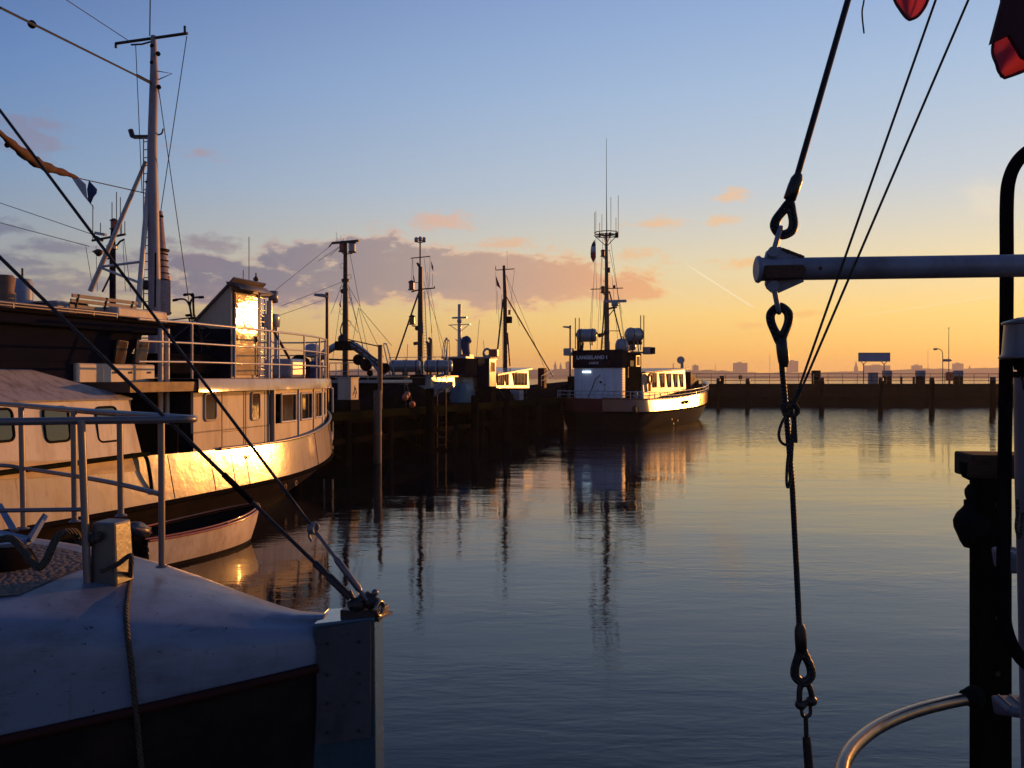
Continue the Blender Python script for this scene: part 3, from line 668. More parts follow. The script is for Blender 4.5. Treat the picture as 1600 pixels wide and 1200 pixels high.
# white band with a raised sheet aft
rows = [wrow(ztp, 2.58, 5.95), wrow(lambda u: (ztp(u)+zbt(u))/2, 2.635, 6.0), wrow(zbt, 2.69, 6.05)]
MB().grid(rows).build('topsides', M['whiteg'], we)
rows = [wrow(lambda u: zbt(u)-.03, 2.67, 5.98), wrow(lambda u: zbt(u)-.3, 2.5, 5.1), wrow(lambda u: .15, 2.32, 3.4), wrow(lambda u: -.05, 2.26, 3.0), wrow(lambda u: -.8, 1.9, 2)]
MB().grid(rows).build('lower_hull', M['black'], we)
MB().tube([(x*1.012, y*1.004, z) for (x, y, z) in wrow(zbt, 2.68, 6.03)], .05, 8).build('rub_rail', M['tar'], we)
MB().tube([(x*1.006, y*1.004, z) for (x, y, z) in wrow(lambda u: ztp(u)+.02, 2.61, 6.0)[15:48]], .035, 8).build('cap_rail', M['steel'], we)
d = wrow(lambda u: 1.3, 2.55, 5.9); n_ = len(d)//2
MB().grid([[d[i] for i in range(n_+1)], [d[-1-i] for i in range(n_+1)]], False).build('deck', M['darkwood'], we)
# plate seams of the white side
mb = MB()
for px in (265, 330, 362, 384): a_ = W.at(px, 700, 2.625); MB().beam((2.586, a_.y, ztp(a_.y)-.02), (2.69, a_.y+.08, zbt(a_.y)+.05), .012, .006).build('plate_seam', M['rust'], we)
for td in (24, 44, 54, 60): t = R(td); x, y = 2.62*cos(t), 6.0*sin(t); MB().beam((x*.988, y*.996, ztp(y)-.02), (x*1.03, y*1.01, zbt(y)+.03), .014, .014).build('plate_seam', M['rust'], we)
t = R(47.5); x, y = 2.635*cos(t), 6.02*sin(t); nrm = V(cos(t)/2.6, sin(t)/6, 0).normalized(); z = 1.30
mb = MB().ring((x*1.004, y*1.004, z), nrm, .15, .035, 20, 8); mb.build('porthole', M['blue'], we); MB().lathe([(.14, -.02), (.14, .012)], (x, y, z), nrm, 16).build('porthole_glass', M['glass'], we)
for td in (7, 13):
    t = R(td); x, y = 2.52*cos(t), 5.55*sin(t); MB().lathe([(.07, -.02), (.07, .05), (.045, .05), (.045, 0)], (x, y, zbt(y)-.24), V(1, .12, 0), 12).build('scupper', M['rust'], we)
p = W.at(387, 714, 2.64); MB().ring(p, (1, 0, 0), .035, .014, 12, 6).build('fairlead', M['iron'], we)
# deckhouse: flat starboard side then the round glazed front
ZR = 2.72
uA = W.at(305, 650, 2.6).y
def arc(k, a0, a1, n, zf): return [(2.6*k*cos(R(a0+(a1-a0)*i/n)), 6.0*k*sin(R(a0+(a1-a0)*i/n)), zf) for i in range(n+1)]
side = [(2.56, uA, 0), (2.56, -.05, 0)]; fr = arc(.965, 0, 90, 22, 0)
path = side+fr; full = path+[(-x, y, z) for (x, y, z) in path[::-1][1:]]
# wall below windows and header; windows between
zs, zh = 1.93, 2.62
rows = [[(x, y, 1.30) for x, y, z in full], [(x, y, zs) for x, y, z in full]]
MB().grid(rows, False).build('front_wall', M['cream'], we)
MB().grid([[(x, y, zh) for x, y, z in full], [(x, y, ZR) for x, y, z in full]], False).build('header', M['cream'], we)
wp_ = [(2.56, uA, 0), (2.56, -.05, 0)]
MB().box(2.50, 2.56, uA, -.05, 1.9, ZR).build('side_wall', M['cream'], we)
MB().box(-2.56, -2.50, uA, -.05, 1.3, ZR).build('side_wall', M['cream'], we)
MB().box(-2.5, 2.5, uA, uA+.06, 1.3, ZR).build('bulkhead', M['navy'], we)
mb = MB()
for px in (347, 381, 384, 414): a_ = W.at(px, 640, 2.562); mb.box(2.56, 2.568, a_.y-.008, a_.y+.008, ztp(a_.y)+.02, ZR)
a_ = W.at(347, 675, 2.56); b2 = W.at(381, 675, 2.56); mb.box(2.56, 2.568, a_.y, b2.y, a_.z-.008, a_.z+.008); mb.build('panel_seam', M['rust'], we)
def rwin(px0, px1, py0, py1, v=2.56, m='glassw', nm='window', tilt=0, fr='cream'):
    a_, b2 = W.at(px0, py0, v), W.at(px1, py1, v); cy, cz = (a_.y+b2.y)/2, (a_.z+b2.z)/2; hu, hz = abs(b2.y-a_.y)/2, abs(a_.z-b2.z)/2; r_ = min(hu, hz)*.4
    out = []
    for (sx, sz, a0) in ((1, 1, 0), (-1, 1, 90), (-1, -1, 180), (1, -1, 270)):
        for k in range(5):
            a = R(a0+k*22.5); out.append((cy+sx*(hu-r_)+r_*cos(a), cz+sz*(hz-r_)+r_*sin(a)))
    pts = [(v+.015+tilt*(z-cz), y, z) for y, z in out]
    f = MB().tube(pts, .022, 6, True).build('window_frame', M[fr], we)
    MB().prism([(p[0]-.012, p[1], p[2]) for p in pts], (.012, 0, 0)).build(nm, M[m], we)
rwin(319, 337, 615, 656); rwin(392, 405, 614, 655)
# corner post and front posts / panes
MB().tube([(2.60, .02, ztp(0)), (2.60, .02, ZR)], .065, 10).build('corner_post', M['steel'], we)
angs = [4, 15, 26.5, 38, 49.5, 61, 73, 90]
for i in range(len(angs)-1):
    for sgn in (1, -1):
        a0, a1 = angs[i]+1.6, angs[i+1]-1.6
        q = [(sgn*x, y, 0) for x, y, z in arc(.955, a0, a1, 4, 0)]
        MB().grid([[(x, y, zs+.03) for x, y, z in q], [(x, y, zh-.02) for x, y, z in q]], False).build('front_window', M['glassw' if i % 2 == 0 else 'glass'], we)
        fo = [(sgn*x, y, 0) for x, y, z in arc(.966, a0, a1, 4, 0)]
        mb = MB(); mb.tube([(x, y, zs+.02) for x, y, z in fo], .03, 6); mb.tube([(x, y, zh-.01) for x, y, z in fo], .03, 6)
        mb.tube([(fo[0][0], fo[0][1], zs), (fo[0][0], fo[0][1], zh)], .028, 6); mb.tube([(fo[-1][0], fo[-1][1], zs), (fo[-1][0], fo[-1][1], zh)], .028, 6); mb.build('window_frame', M['rail'], we)
mb = MB()
for a in angs[1:-1]:
    for sgn in (1, -1):
        x, y = sgn*2.6*.962*cos(R(a)), 6*.962*sin(R(a)); mb.tube([(x, y, 1.4), (x, y, ZR)], .05, 6)
mb.build('mullion', M['rail'], we)
rim = [(2.72, uA-.05, 0), (2.72, 0, 0)]+arc(1.015, 2, 90, 22, 0); rim = rim+[(-x, y, z) for (x, y, z) in rim[::-1][1:]]
rin = [(x*.9, y*.97-.02, z) for x, y, z in rim]
MB().grid([[(x, y, ZR) for x, y, z in rim], [(x*.9945, y*.9945, ZR+.22) for x, y, z in rim], [(x*.985, y*.985, ZR+.26) for x, y, z in rim]]).build('roof_fascia', M['whiteg'], we)
n_ = len(rim)//2
top = [(x*.99, y*.99, ZR+.262) for x, y, z in rim]; bot = [(x, y, ZR+.003) for x, y, z in rim]
MB().grid([[top[i] for i in range(n_+1)], [top[-1-i] for i in range(n_+1)]], False).build('roof', M['stain'], we)
MB().grid([[bot[i] for i in range(n_+1)], [bot[-1-i] for i in range(n_+1)]], False).build('ceiling', M['navy'], we)
# roof railing
ZT = ZR+.26
rp = [(2.6, uA-1.6, ZT-.02), (2.6, uA-.1, ZT)]+[(2.6, W.at(367, 500, 2.6).y, ZT), (2.6, -.15, ZT)]+arc(.975, 4, 88, 12, ZT)
rp = rp+[(-x, y, z) for (x, y, z) in rp[::-1]]
posts = [rp[1], rp[2], rp[3], rp[4]]+[rp[i] for i in (6, 8, 10, 12, 14)]+[(-rp[i][0], rp[i][1], ZT) for i in (1, 2, 3, 6, 9, 12)]
railing(we, rp, 1.08, (1, .64, .30), 'rail', .024, posts, 'roof_railing')
# companion house with steel door and the dark box beside it
vA = 1.15; pA = W.at(361, 590, vA); uB = pA.y; zap = W.at(361, 443, vA).z; uC = W.at(404, 500, vA).y
lo_ = W.ats(308, 500, uB); lf = W.ats(258, 512, uB)
MB().prism([(vA, uB, ZT), (vA, uB, zap), (lo_.x, uB, lo_.z), (lo_.x, uB, ZT)], (0, uC-uB, 0)).build('companion_house', M['cream'], we, .02)
MB().prism([(vA+.004, uB-.05, ZT), (vA+.004, uB-.05, W.ats(360, 514, uB).z), (lf.x, uB-.05, W.ats(262, 512, uB).z), (lf.x, uB-.05, ZT)], (0, .045, 0)).build('dark_screen', M['navy'], we)
MB().box(lf.x, lo_.x, uB, uC-.02, ZT, lo_.z-.05).build('roof_locker', M['navy'], we)
dv = V(vA, 0, zap)-V(lo_.x, 0, lo_.z); dv.normalize()
MB().obox((V(vA, (uB+uC)/2, zap)+V(lo_.x, (uB+uC)/2, lo_.z))/2+V(.06, 0, .05), dv*((V(vA, 0, zap)-V(lo_.x, 0, lo_.z)).length/2+.12), V(0, (uC-uB)/2+.1, 0), V(-dv.z, 0, dv.x)*.02).build('sloping_roof', M['roofm'], we)
mb = MB(); hh = zap-.02
mb.tube(smooth([(vA-.05, uB-.08, hh+.02), (vA+.25, uB-.08, hh-.06), (vA+.32, uB-.06, hh-.13)], 4), .02, 6)
mb.grid([[(vA-.06, u, hh+.05) for u in (uB-.12, uC+.15)], [(vA+.12, u, hh+.03) for u in (uB-.12, uC+.15)], [(vA+.34, u, hh-.13) for u in (uB-.12, uC+.15)]]); mb.build('hood', M['roofm'], we, 0, .02)
dd = MB().box(vA+.002, vA+.04, uB+.13, uC-.10, ZT+.08, zap-.22).build('door', M['doorp'], we, .02)
mb = MB()
for z in (ZT+.3, ZT+.95, ZT+1.7): mb.box(vA+.041, vA+.07, uB+.08, uB+.2, z, z+.10)
mb.build('hinge', M['rust'], dd); MB().box(vA+.041, vA+.09, uC-.2, uC-.16, ZT+.9, ZT+1.05).build('handle', M['iron'], dd)
mb = MB()
mb.tube([(vA+.02, uB+.09, ZT+.04), (vA+.02, uB+.09, zap-.16), (vA+.02, uC-.06, zap-.16), (vA+.02, uC-.06, ZT+.04)], .022, 6); mb.build('door_frame', M['rust'], we)
# lattice ladder, vent post with horn, strut
p = W.at(414, 590, .9); t_ = W.at(414, 462, .9)
rung_ladder(we, (.9, p.y-.12, ZT), (.9, p.y-.12, t_.z), .22, 14, 'rail', (0, 1, 0), .022)
q = W.at(421, 470, .95); MB().tube([(.95, q.y, ZT), (.95, q.y, q.z)], .075, 10).build('vent_post', M['rail'], we)
h0, h1 = W.at(404, 461, .85), W.at(427, 461, .95)
mb = MB().cyl(h0, h1, .075, 10); mb.lathe([(.09, -.16), (.13, -.14), (.13, .14), (.09, .16)], h1+V(0, 0, -.05), (0, .0, 1), 12); mb.build('horn', M['steel'], we)
a_, b2 = W.at(418, 500, .6), W.at(452, 560, .8); MB().tube([a_, b2], .04, 8).build('strut', M['iron'], we)
a_, b2 = W.at(420, 478, .9), W.at(434, 468, .9); MB().tube([a_, b2], .02, 6).build('stay', M['rail'], we)
# white navigation drum on a post and clutter on the roof
p = W.at(423, 495, -.6); mb = MB().lathe([(.05, -.35), (.26, -.3), (.28, 0), (.26, .07), (.03, .1)], p, n=16); mb.build('radar_drum', M['raft'], we)
MB().tube([(p.x, p.y+.3, ZT), (p.x, p.y+.3, p.z)], .06, 8).build('post', M['rail'], we)
p = W.at(445, 583, .5); MB().box(.0, .9, p.y-.35, p.y+.55, ZT+.01, ZT+.55).build('deck_box', M['raft'], we, .1)
p = W.at(468, 583, .1); MB().lathe([(.30, 0), (.34, .25), (.30, .55), (.1, .7)], (p.x, p.y, ZT+.01), n=14).build('ventilator', M['tar'], we)
p = W.at(492, 583, -.4); MB().lathe([(.25, 0), (.27, .5), (.1, .55)], (p.x, p.y, ZT+.01), n=14).build('blue_drum', M['bluecloth'], we)
p = W.at(488, 548, -.7); mb = MB().lathe([(.02, -.24), (.22, -.2), (.28, -.05), (.28, .05), (.2, .2), (.03, .24)], p, n=14); mb.build('satellite_dome', M['raft'], we)
mb = MB()
for s in (-.15, .15): mb.tube([(p.x+s, p.y, ZT), (p.x-s*.3, p.y, p.z-.2)], .02, 6)
mb.build('dome_stand', M['rail'], we)
# port-side roof aerials
for px, y0, y1, v in ((389, 445, 370, -1.5), (380, 450, 422, -1.5)):
    a_, b2 = W.at(px, y0, v), W.at(px, y1, v); MB().tube([(a_.x, a_.y, ZT), b2], .012, 5).build('whip_aerial', M['wire'], we)
p = W.at(400, 434, -.4); mb = MB().tube([(p.x, p.y, ZT), p+V(0, 0, .02)], .015, 6); mb.lathe([(.05, -.1), (.09, -.04), (.02, .05), (.02, .14)], p, n=8); mb.build('wind_gauge', M['iron'], we)
# recess, after cabin
p0 = W.at(216, 650, 2.5).y
MB().box(.4, .46, p0-.3, uA, 1.3, ZR).build('recess_shade_wall', M['navy'], we)  # coloured dark to supply the shadow inside the side opening
MB().box(.46, 2.45, uA-.35, uA-.3, 1.3, 2.1).build('recess_locker', M['tar'], we)
MB().box(-2.5, 2.66, p0-.4, uA, ZR+.02, ZR+.2).build('side_deck_roof', M['rust'], we)
for px in (261, 251):
    q = W.at(px, 560, 2.1); mb = MB().tube([(2.1, q.y, 1.4), (2.1, q.y, 3.95)], .05, 8); mb.build('pillar', M['rail'], we)
uE = -17.0; c_hi = W.at(100, 627, 2.4).z; zc0 = 1.62
cab = MB().add([(2.58, uE, zc0), (2.58, p0, zc0), (2.42, p0-.16, c_hi), (2.42, uE, c_hi+.1)], [(0, 1, 2, 3)])
cab.add([(2.58, p0, zc0), (.4, p0, zc0), (.4, p0-.16, c_hi), (2.42, p0-.16, c_hi)], [(0, 1, 2, 3)]); cab.build('cabin_side', M['white'], we)
MB().add([(2.46, uE, c_hi+.1), (2.46, p0-.1, c_hi), (1.45, p0-1.3, 3.12), (1.45, uE, 3.2)], [(0, 1, 2, 3)]).build('cabin_roof', M['stain'], we, 0, .03)
MB().add([(2.44, p0-.12, c_hi-.02), (1.45, p0-1.3, 3.1), (1.45, p0-1.0, 2.0), (2.44, p0-.12, 2.0)], [(0, 1, 2, 3)]).build('cabin_end', M['white'], we)
MB().box(2.56, 2.72, uE, p0+.05, zc0-.02, zc0+.05).build('cabin_ledge', M['moss'], we, .02)
mb = MB(); 
rowA = [(2.66, u, ztp(u)-.0) for u in US if u < p0]; MB().grid([[(2.595, u, ztp(u)-.02) for u in [uE+i*.6 for i in range(40)] if u < p0+.3], [(2.628, u, ztp(u)-.26) for u in [uE+i*.6 for i in range(40)] if u < p0+.3]], False).build('weathered_strake', M['rust'] if False else mat('weathered_strake_paint', (.34, .22, .12), .6, dirt=(.12, .07, .04), amt=.6, scale=4, stretch=(1, .6, 2)), we)
for (x0_, x1_) in ((-22, 19), (68, 107), (150, 183)):
    rwin(x0_, x1_, 637 if x0_ > 0 else 640, 688, 2.47, 'glass', 'window', -.13, 'rubber')
for x0_, x1_ in ((-190, -140),): rwin(x0_, x1_, 640, 692, 2.47, 'glass', 'window', -.13, 'rubber')
mb = MB().tube(smooth([W.at(221, 708, 2.66), W.at(229, 716, 2.7), W.at(234, 740, 2.72), W.at(238, 772, 2.68)], 5), .035, 8); mb.build('hose', M['rubber'], we)
# dark wheelhouse and boat deck
vw = 1.5; a_ = W.at(250, 515, vw); uw1 = a_.y
MB().box(-1.5, 1.42, uE, uw1-.9, 2.95, 3.30).build('wheelhouse_base', M['navy'], we, .02)
p = W.at(118, 580, 1.5); q = W.at(241, 580, 1.5)
MB().box(1.43, 1.52, p.y, q.y, 2.86, 3.26).build('white_coaming', M['white'], we, .03)
mb = MB()
for px in (180, 205, 234): s_ = W.at(px, 582, 1.53); mb.lathe([(.022, 0), (.022, .03)], s_, (1, 0, 0), 8)
mb.build('bolt', M['rust'], we)
MB().add([(1.42, uE, 3.28), (1.42, uw1-.9, 3.28), (1.52, uw1-.55, 3.86), (1.52, uE, 3.9)], [(0, 1, 2, 3)]).build('wheelhouse_side', M['navy'], we, 0, .03)
MB().add([(1.42, uw1-.9, 3.28), (-1.42, uw1-.9, 3.28), (-1.52, uw1-.55, 3.86), (1.52, uw1-.55, 3.86)], [(0, 1, 2, 3)]).build('wheelhouse_front', M['navy'], we, 0, .03)
for (xa, xb) in ((177, 199), (208, 232)):
    a_, b2, c2, d2 = W.at(xa+1, 566, 1.50), W.at(xb-6, 569, 1.50), W.at(xb, 534, 1.58), W.at(xa+6, 531, 1.58)
    MB().prism([a_, b2, c2, d2], (.02, 0, 0)).build('wheelhouse_window', M['glassw'], we)
    MB().tube([a_, b2, c2, d2], .022, 6, True).build('window_frame', M['iron'], we)
MB().box(-1.8, 1.75, uE, uw1, 3.86, 4.04).build('wheelhouse_roof', M['navy'], we, .05)
MB().box(-1.9, 1.82, uE, uw1+.08, 4.042, 4.10).build('roof_edge', M['tar'], we, .02)
# white locker + funnel stuff on that roof
a_, b2 = W.at(184, 500, 1.2), W.at(262, 500, 1.2)
MB().box(-.9, 1.2, a_.y, b2.y, 4.18, W.at(220, 483, 1.2).z).build('white_locker', M['white'], we, .04)
mb = MB()
for k in range(7): y = a_.y+.1+k*(b2.y-a_.y-.2)/6; mb.box(.9, 1.1, y-.03, y+.03, 4.1, 4.18)
mb.build('locker_foot', M['iron'], we)
rl = [W.at(px, 472+abs(px-100)*.02, 1.65) for px in (-160, -60, 20, 82, 146, 182)]
railing(we, [(p.x, p.y, 4.10) for p in rl], rl[2].z-4.10, (1, .5), 'steel', .022, None, 'deck_railing')
for (px0, px1, m_) in ((88, 110, 'grey'), (112, 140, 'tar'), (150, 176, 'tar'), (60, 80, 'tar')):
    a_, b2 = W.at(px0, 495, .6), W.at(px1, 495, .6); MB().box(-.4, .6, a_.y, b2.y, 4.1, 4.1+.25+.2*random.random()).build('deck_crate', M[m_], we, .04)
p = W.at(8, 490, .3); q = W.at(8, 430, .3); MB().lathe([(.17, 0), (.17, (q.z-4.1)*.55), (.14, (q.z-4.1)*.6), (.17, (q.z-4.1)*.92), (.12, q.z-4.1)], (p.x, p.y, 4.1), n=14).build('vent_cowl', M['rust'], we)
p = W.at(35, 490, .0); q = W.at(35, 436, .0); mb = MB().lathe([(.18, 0), (.18, q.z-4.2), (.15, q.z-4.1)], (p.x, p.y, 4.1), n=14); mb.build('funnel', M['blue'], we); MB().tube([(p.x, p.y, q.z-.1), (p.x, p.y, q.z+.2)], .02, 6).build('pipe', M['iron'], we)
# mast
base = W.at(242, 490, 0); top = W.at(240, 56, 0); um = base.y
mt_ = MB().tube([(0, um, 3.0), (0, um, base.z), W.at(238, 230, 0), W.at(241, 120, 0), top], [.15, .145, .11, .095, .06], 12).build('mast', mat('lilac_grey_mast', (.26, .22, .25), .5, dirt=(.14, .08, .06), amt=.5, scale=6, stretch=(1, 1, .4)), we)
ya, yb = W.at(181, 68, .3), W.at(293, 51, -.1)
ya.y = yb.y = top.y; kx = .85
ya = V(-(60)/F*19*.0-.86, top.y-.1, top.z-.17) if False else W.ats(181, 68, top.y); yb = W.ats(293, 52, top.y)
mb = MB().tube([ya, yb], .035, 8); mb.tube([ya, ya+V(0, 0, -.1)], .03, 6); mb.tube([yb+V(-.07, 0, 0), yb+V(-.07, 0, .17)], .03, 6); mb.tube([W.ats(205, 70, top.y), W.ats(222, 69, top.y), W.ats(240, 64, top.y)], .02, 6); mb.build('yard', M['iron'], mt_)
a_ = W.ats(234, 56, top.y); MB().tube([a_, a_+V(.02, 0, 1.3)], .014, 6).build('aerial', M['wire'], mt_)
p = W.ats(207, 214, um); q = W.ats(235, 214, um); mb = MB().beam(p, q, .14, .06); mb.tube([p+V(0, 0, .02), W.ats(204, 203, um)], .06, 8); mb.build('radar_bracket', M['iron'], mt_)
mb = MB().tube(smooth([W.ats(242, 211, um), W.ats(252, 209, um), W.ats(255, 201, um)], 4), .018, 6); mb.tube([W.ats(246, 125, um), W.ats(269, 115, um), W.ats(246, 111, um)], .012, 6); mb.build('arm', M['iron'], mt_)
mb = MB()
for px, py in ((238, 72), (238, 98), (247, 84), (248, 136), (231, 285)): mb.ball(W.ats(px, py, um-.08), .055, 8)
mb.build('lamp', M['tar'], mt_)
rung_ladder(mt_, W.ats(229, 490, um-.1), W.ats(229, 215, um-.1), .16, 22, 'steel', (1, 0, 0), .014)
MB().tube([W.ats(141, 455, um-.2), W.ats(228, 252, um)], [.06, .045], 8).build('tripod_leg', M['rail'], mt_)
MB().tube([W.ats(216, 480, um-.5), W.ats(235, 250, um)], [.065, .05], 8).build('tripod_leg', M['rail'], mt_)
mb = MB().tube([W.ats(155, 417, um-.2), W.ats(220, 409, um-.4)], .03, 8); mb.tube([W.ats(157, 418, um-.2), W.ats(216, 441, um-.45)], .03, 8); mb.build('cross_brace', M['rail'], mt_)
# upright spar with furled sail
a_, b2 = W.ats(251, 492, um+.2), W.ats(249, 330, um+.2)
sp = MB().tube([a_, W.ats(251, 440, um+.2), W.ats(250, 380, um+.2), b2], [.20, .19, .12, .07], 12).build('furled_boom', mat('faded_sail_cloth', (.26, .20, .22), .9, dirt=(.10, .07, .08), amt=.7, scale=6, stretch=(1, 1, 3)), we)
mb = MB(); mb.lathe([(.17, 0), (.19, .05)], W.ats(252, 393, um+.2), n=12); mb.tube([W.ats(243, 339, um+.1), W.ats(251, 339, um+.2)], .03, 6); mb.build('gooseneck', M['iron'], sp)
mb = MB().lathe([(.09, 0), (.09, .05)], W.ats(249, 340, um+.2), n=10); mb.build('lashing', M['tar'], sp)
for py in (398, 408, 418, 428, 438): mb = MB(); mb.lathe([(.16+(py-398)*.001, 0), (.165+(py-398)*.001, .02)], W.ats(251, py, um+.2), n=12); mb.build('lashing', M['tar'], sp)
MB().tube([W.ats(262, 492, um+.3), W.ats(262, 432, um+.3)], .065, 10).build('red_pipe', M['red'], we)
MB().tube([W.ats(242, 480, um-.1), W.ats(243, 395, um-.1)], .025, 6).build('exhaust_pipe', M['tar'], we)
MB().lathe([(.06, -.1), (.1, 0), (.04, .12)], W.ats(228, 446, um-.1), n=10).build('search_lamp', M['iron'], we)
def wl(a, b2, r=.011, nm='stay', par=None, m='wire'): return MB().tube([a, b2], r, 5).build(nm, M[m], par or mt_)
wl(W.ats(0, 12, um-6), W.ats(239, 131, um), .022)
mb = MB().ball(W.ats(50, 38, um-4.7), .07, 8); mb.tube([W.ats(214, 118, um-.7), W.ats(237, 130, um)], .035, 6); mb.build('insulator', M['tar'], mt_)
wl(W.ats(104, 0, um-3), W.ats(200, 63, um), .009); wl(W.ats(292, 56, um), W.ats(249, 345, um+.2), .01); wl(W.ats(248, 140, um), W.ats(298, 490, um+1.6), .01); wl(W.ats(212, 70, um), W.ats(222, 300, um-.1), .009)
# bunting line with furled flag and pennants
l0, l1, l2 = W.ats(-6, 200, um-5), W.ats(120, 278, um-2), W.ats(232, 303, um)
wl(l1, l2, .012)
bl = empty('furled_flag', W.wor(l0), 0, 'long rolled red and cream flag sagging along a line at the upper left', 'flag')
pts = smooth([W.wor(W.ats(x, y, u)) for x, y, u in ((-6, 202, um-5), (20, 226, um-4.4), (45, 246, um-3.8), (70, 260, um-3.3), (100, 270, um-2.6), (122, 278, um-2.1))], 5); org = Vector(bl.location)
mb = MB().tube([p-org for p in pts], [.02+.075*sin(pi*min(1, (i+1)/len(pts)))*(1+.25*sin(i*1.7)) for i in range(len(pts))], 7); mb.build('cloth', mat('rolled_flag_cloth', (.085, .055, .042), .9, spec=.1, dirt=(.09, .01, .01), amt=.9, scale=5), bl)
mb = MB().tube([Vector(W.wor(W.ats(11, 213, um-4.6)))-org, Vector(W.wor(W.ats(11, 224, um-4.6)))-org], .012, 5); mb.ball(Vector(W.wor(W.ats(11, 227, um-4.6)))-org, .045, 8); mb.build('toggle', M['tar'], bl)
def wpt(x, y, u=um-2): return W.wor(W.ats(x, y, u))
fl = empty('pennant', wpt(110, 274), 0, 'white and dark blue pennant hanging from the bunting line at the upper left', 'flag'); org = Vector(fl.location)
MB().grid([[wpt(110, 275)-org, wpt(116, 277)-org, wpt(123, 278)-org], [wpt(120, 290)-org, wpt(126, 289)-org+V(0, .08, 0), wpt(134, 288)-org], [wpt(130, 305)-org, wpt(134, 306)-org+V(0, .06, 0), wpt(136, 308)-org], [wpt(144, 322)-org, wpt(146, 324)-org, wpt(147, 326)-org]]).build('cloth', M['whitecloth'], fl, 0, .008)
MB().grid([[wpt(139, 282)-org, wpt(140, 283)-org], [wpt(136, 296)-org, wpt(148, 294)-org+V(0, .1, 0)], [wpt(138, 314)-org, wpt(151, 302)-org], [wpt(142, 318)-org, wpt(146, 308)-org]]).build('cloth', M['bluecloth'], fl, 0, .008)
# bench and bicycles on the roofs
M['slat'] = mat('pale_bench_slat', (.20, .165, .15), .7, amt=.4)
bo = W.at(105, 478, .9); bq = W.at(208, 486, .9)
be = empty('slatted_bench', W.wor((bo.x, bo.y, 4.1)), 15, 'pale slatted wooden bench on the dark wheelhouse roof', 'bench'); L_ = bq.y-bo.y
for i, z in enumerate((.13, .23, .33, .42)): 
    MB().box(.0+.03*i, .03+.03*i, 0, L_, z-.035, z+.03).build('slat', M['slat'], be, .005)
for x_ in (.1, .2, .3): MB().box(x_+.1, x_+.18, 0, L_, .08, .10).build('slat', M['slat'], be, .005)
for y in (.15, L_/2, L_-.15): MB().tube([(.02, y, 0), (.02, y, .1), (.12, y, .45)], .025, 6).build('leg', M['iron'], be); MB().tube([(.02, y, .06), (.42, y, .06), (.42, y, 0)], .025, 6).build('leg', M['iron'], be)
def bike(px, v, lab, turn, lean):
    p = W.at(px, 500, v); o = empty('bicycle', W.wor((p.x, p.y, ZT)), 15+turn, lab, 'bicycle', 'bicycles standing on the white ship roof'); o.rotation_euler[1] = R(lean)
    for y in (-.52, .52):
        MB().ring((0, y, .34), (1, 0, 0), .32, .02, 24, 6).build('tyre', M['rubber'], o)
        mb = MB()
        for k in range(8): mb.tube([(0, y, .34), (0, y+.31*cos(k*pi/4), .34+.31*sin(k*pi/4))], .004, 4)
        mb.build('spokes', M['steel'], o)
    mb = MB()
    for a, b3 in (((0, -.52, .34), (0, -.15, .34)), ((0, -.15, .34), (0, -.28, .85)), ((0, -.28, .85), (0, -.52, .34)), ((0, -.15, .34), (0, .36, .80)), ((0, -.25, .78), (0, .34, .88)), ((0, .34, .95), (0, .52, .34))): mb.tube([a, b3], .018, 6)
    mb.build('frame', M['iron'], o); MB().box(-.07, .07, -.42, -.18, .93, .98).build('saddle', M['rubber'], o, .02)
    mb = MB().tube([(0, .33, .9), (0, .31, 1.22)], .026, 6)
    for s in (-1, 1): mb.tube(smooth([(0, .31, 1.22), (s*.05, .30, 1.36), (s*.15, .26, 1.42), (s*.34, .20, 1.40)], 4), .026, 6)
    mb.build('handlebar', M['iron'], o)
    mb = MB()
    for s in (-1, 1): MB().tube([(s*.25, .22, 1.41), (s*.36, .19, 1.40)], .036, 6).build('grip', M['rubber'], o)
    return o
for f_, pxs in ((bike, ((279, .2, 'leftmost bicycle on the white ship roof, handlebars like two hooks', 40, 4), (306, .1, 'middle bicycle on the white ship roof leaning beside the sloping companion house', -30, -8), (322, -.3, 'bicycle on the white ship roof closest to the sloping companion house', 60, 5))),):
    for a_ in pxs: o = f_(*a_); o.location.z = 3.55
MB().box(-1.2, .8, W.at(268, 520, .2).y-.8, W.at(318, 520, .2).y+.3, ZT+.1, 3.54).build('bicycle_platform', M['tar'], we, .02)

# boat mast far behind the white ship (x~178)
B0 = Frame((-16.5, 34.5), 18, 'fishing_cutter', 'cutter mostly hidden behind the white ship, only its dark aerial mast showing', 'boat')
st = [(-9, 1.7, 2.2, 0), (-5, 2.2, 2.0, 0), (0, 2.2, 2.0, 0), (4, 1.6, 2.3, 0), (7, .05, 2.9, 0)]
ship_hull(B0.e, st, 'navy', 'black'); house(B0.e, 'wheelhouse', -1.1, 1.1, -3, -.5, 1.5, 3.9, 'white')
c_ = B0.ats(176, 475, 0); ux = 0
m_ = MB().tube([(c_.x, 0, 3.5), (c_.x, 0, B0.ats(176, 385, 0).z), (c_.x, 0, B0.ats(176, 352, 0).z)], [.13, .12, .06], 10).build('mast', M['navy'], B0.e)
g = lambda x, y: B0.ats(x, y, 0)
mb = MB().tube([g(144, 376), g(196, 366)], .05, 6); mb.tube([g(150, 370), g(160, 376)], .06, 6); mb.tube([g(166, 404), g(176, 404)], .04, 6); mb.tube([g(160, 456), g(175, 425)], .04, 6); mb.tube([g(182, 384), g(188, 377), g(194, 374)], .04, 6); mb.build('yard', M['iron'], m_)
mb = MB()
for x, y0, y1 in ((145, 376, 320), (157, 366, 348), (175, 350, 316), (182, 366, 300), (190, 366, 336), (195, 366, 346), (188, 366, 308)): mb.tube([g(x, y0), g(x, y1)], .018, 5)
mb.build('aerial', M['wire'], m_)
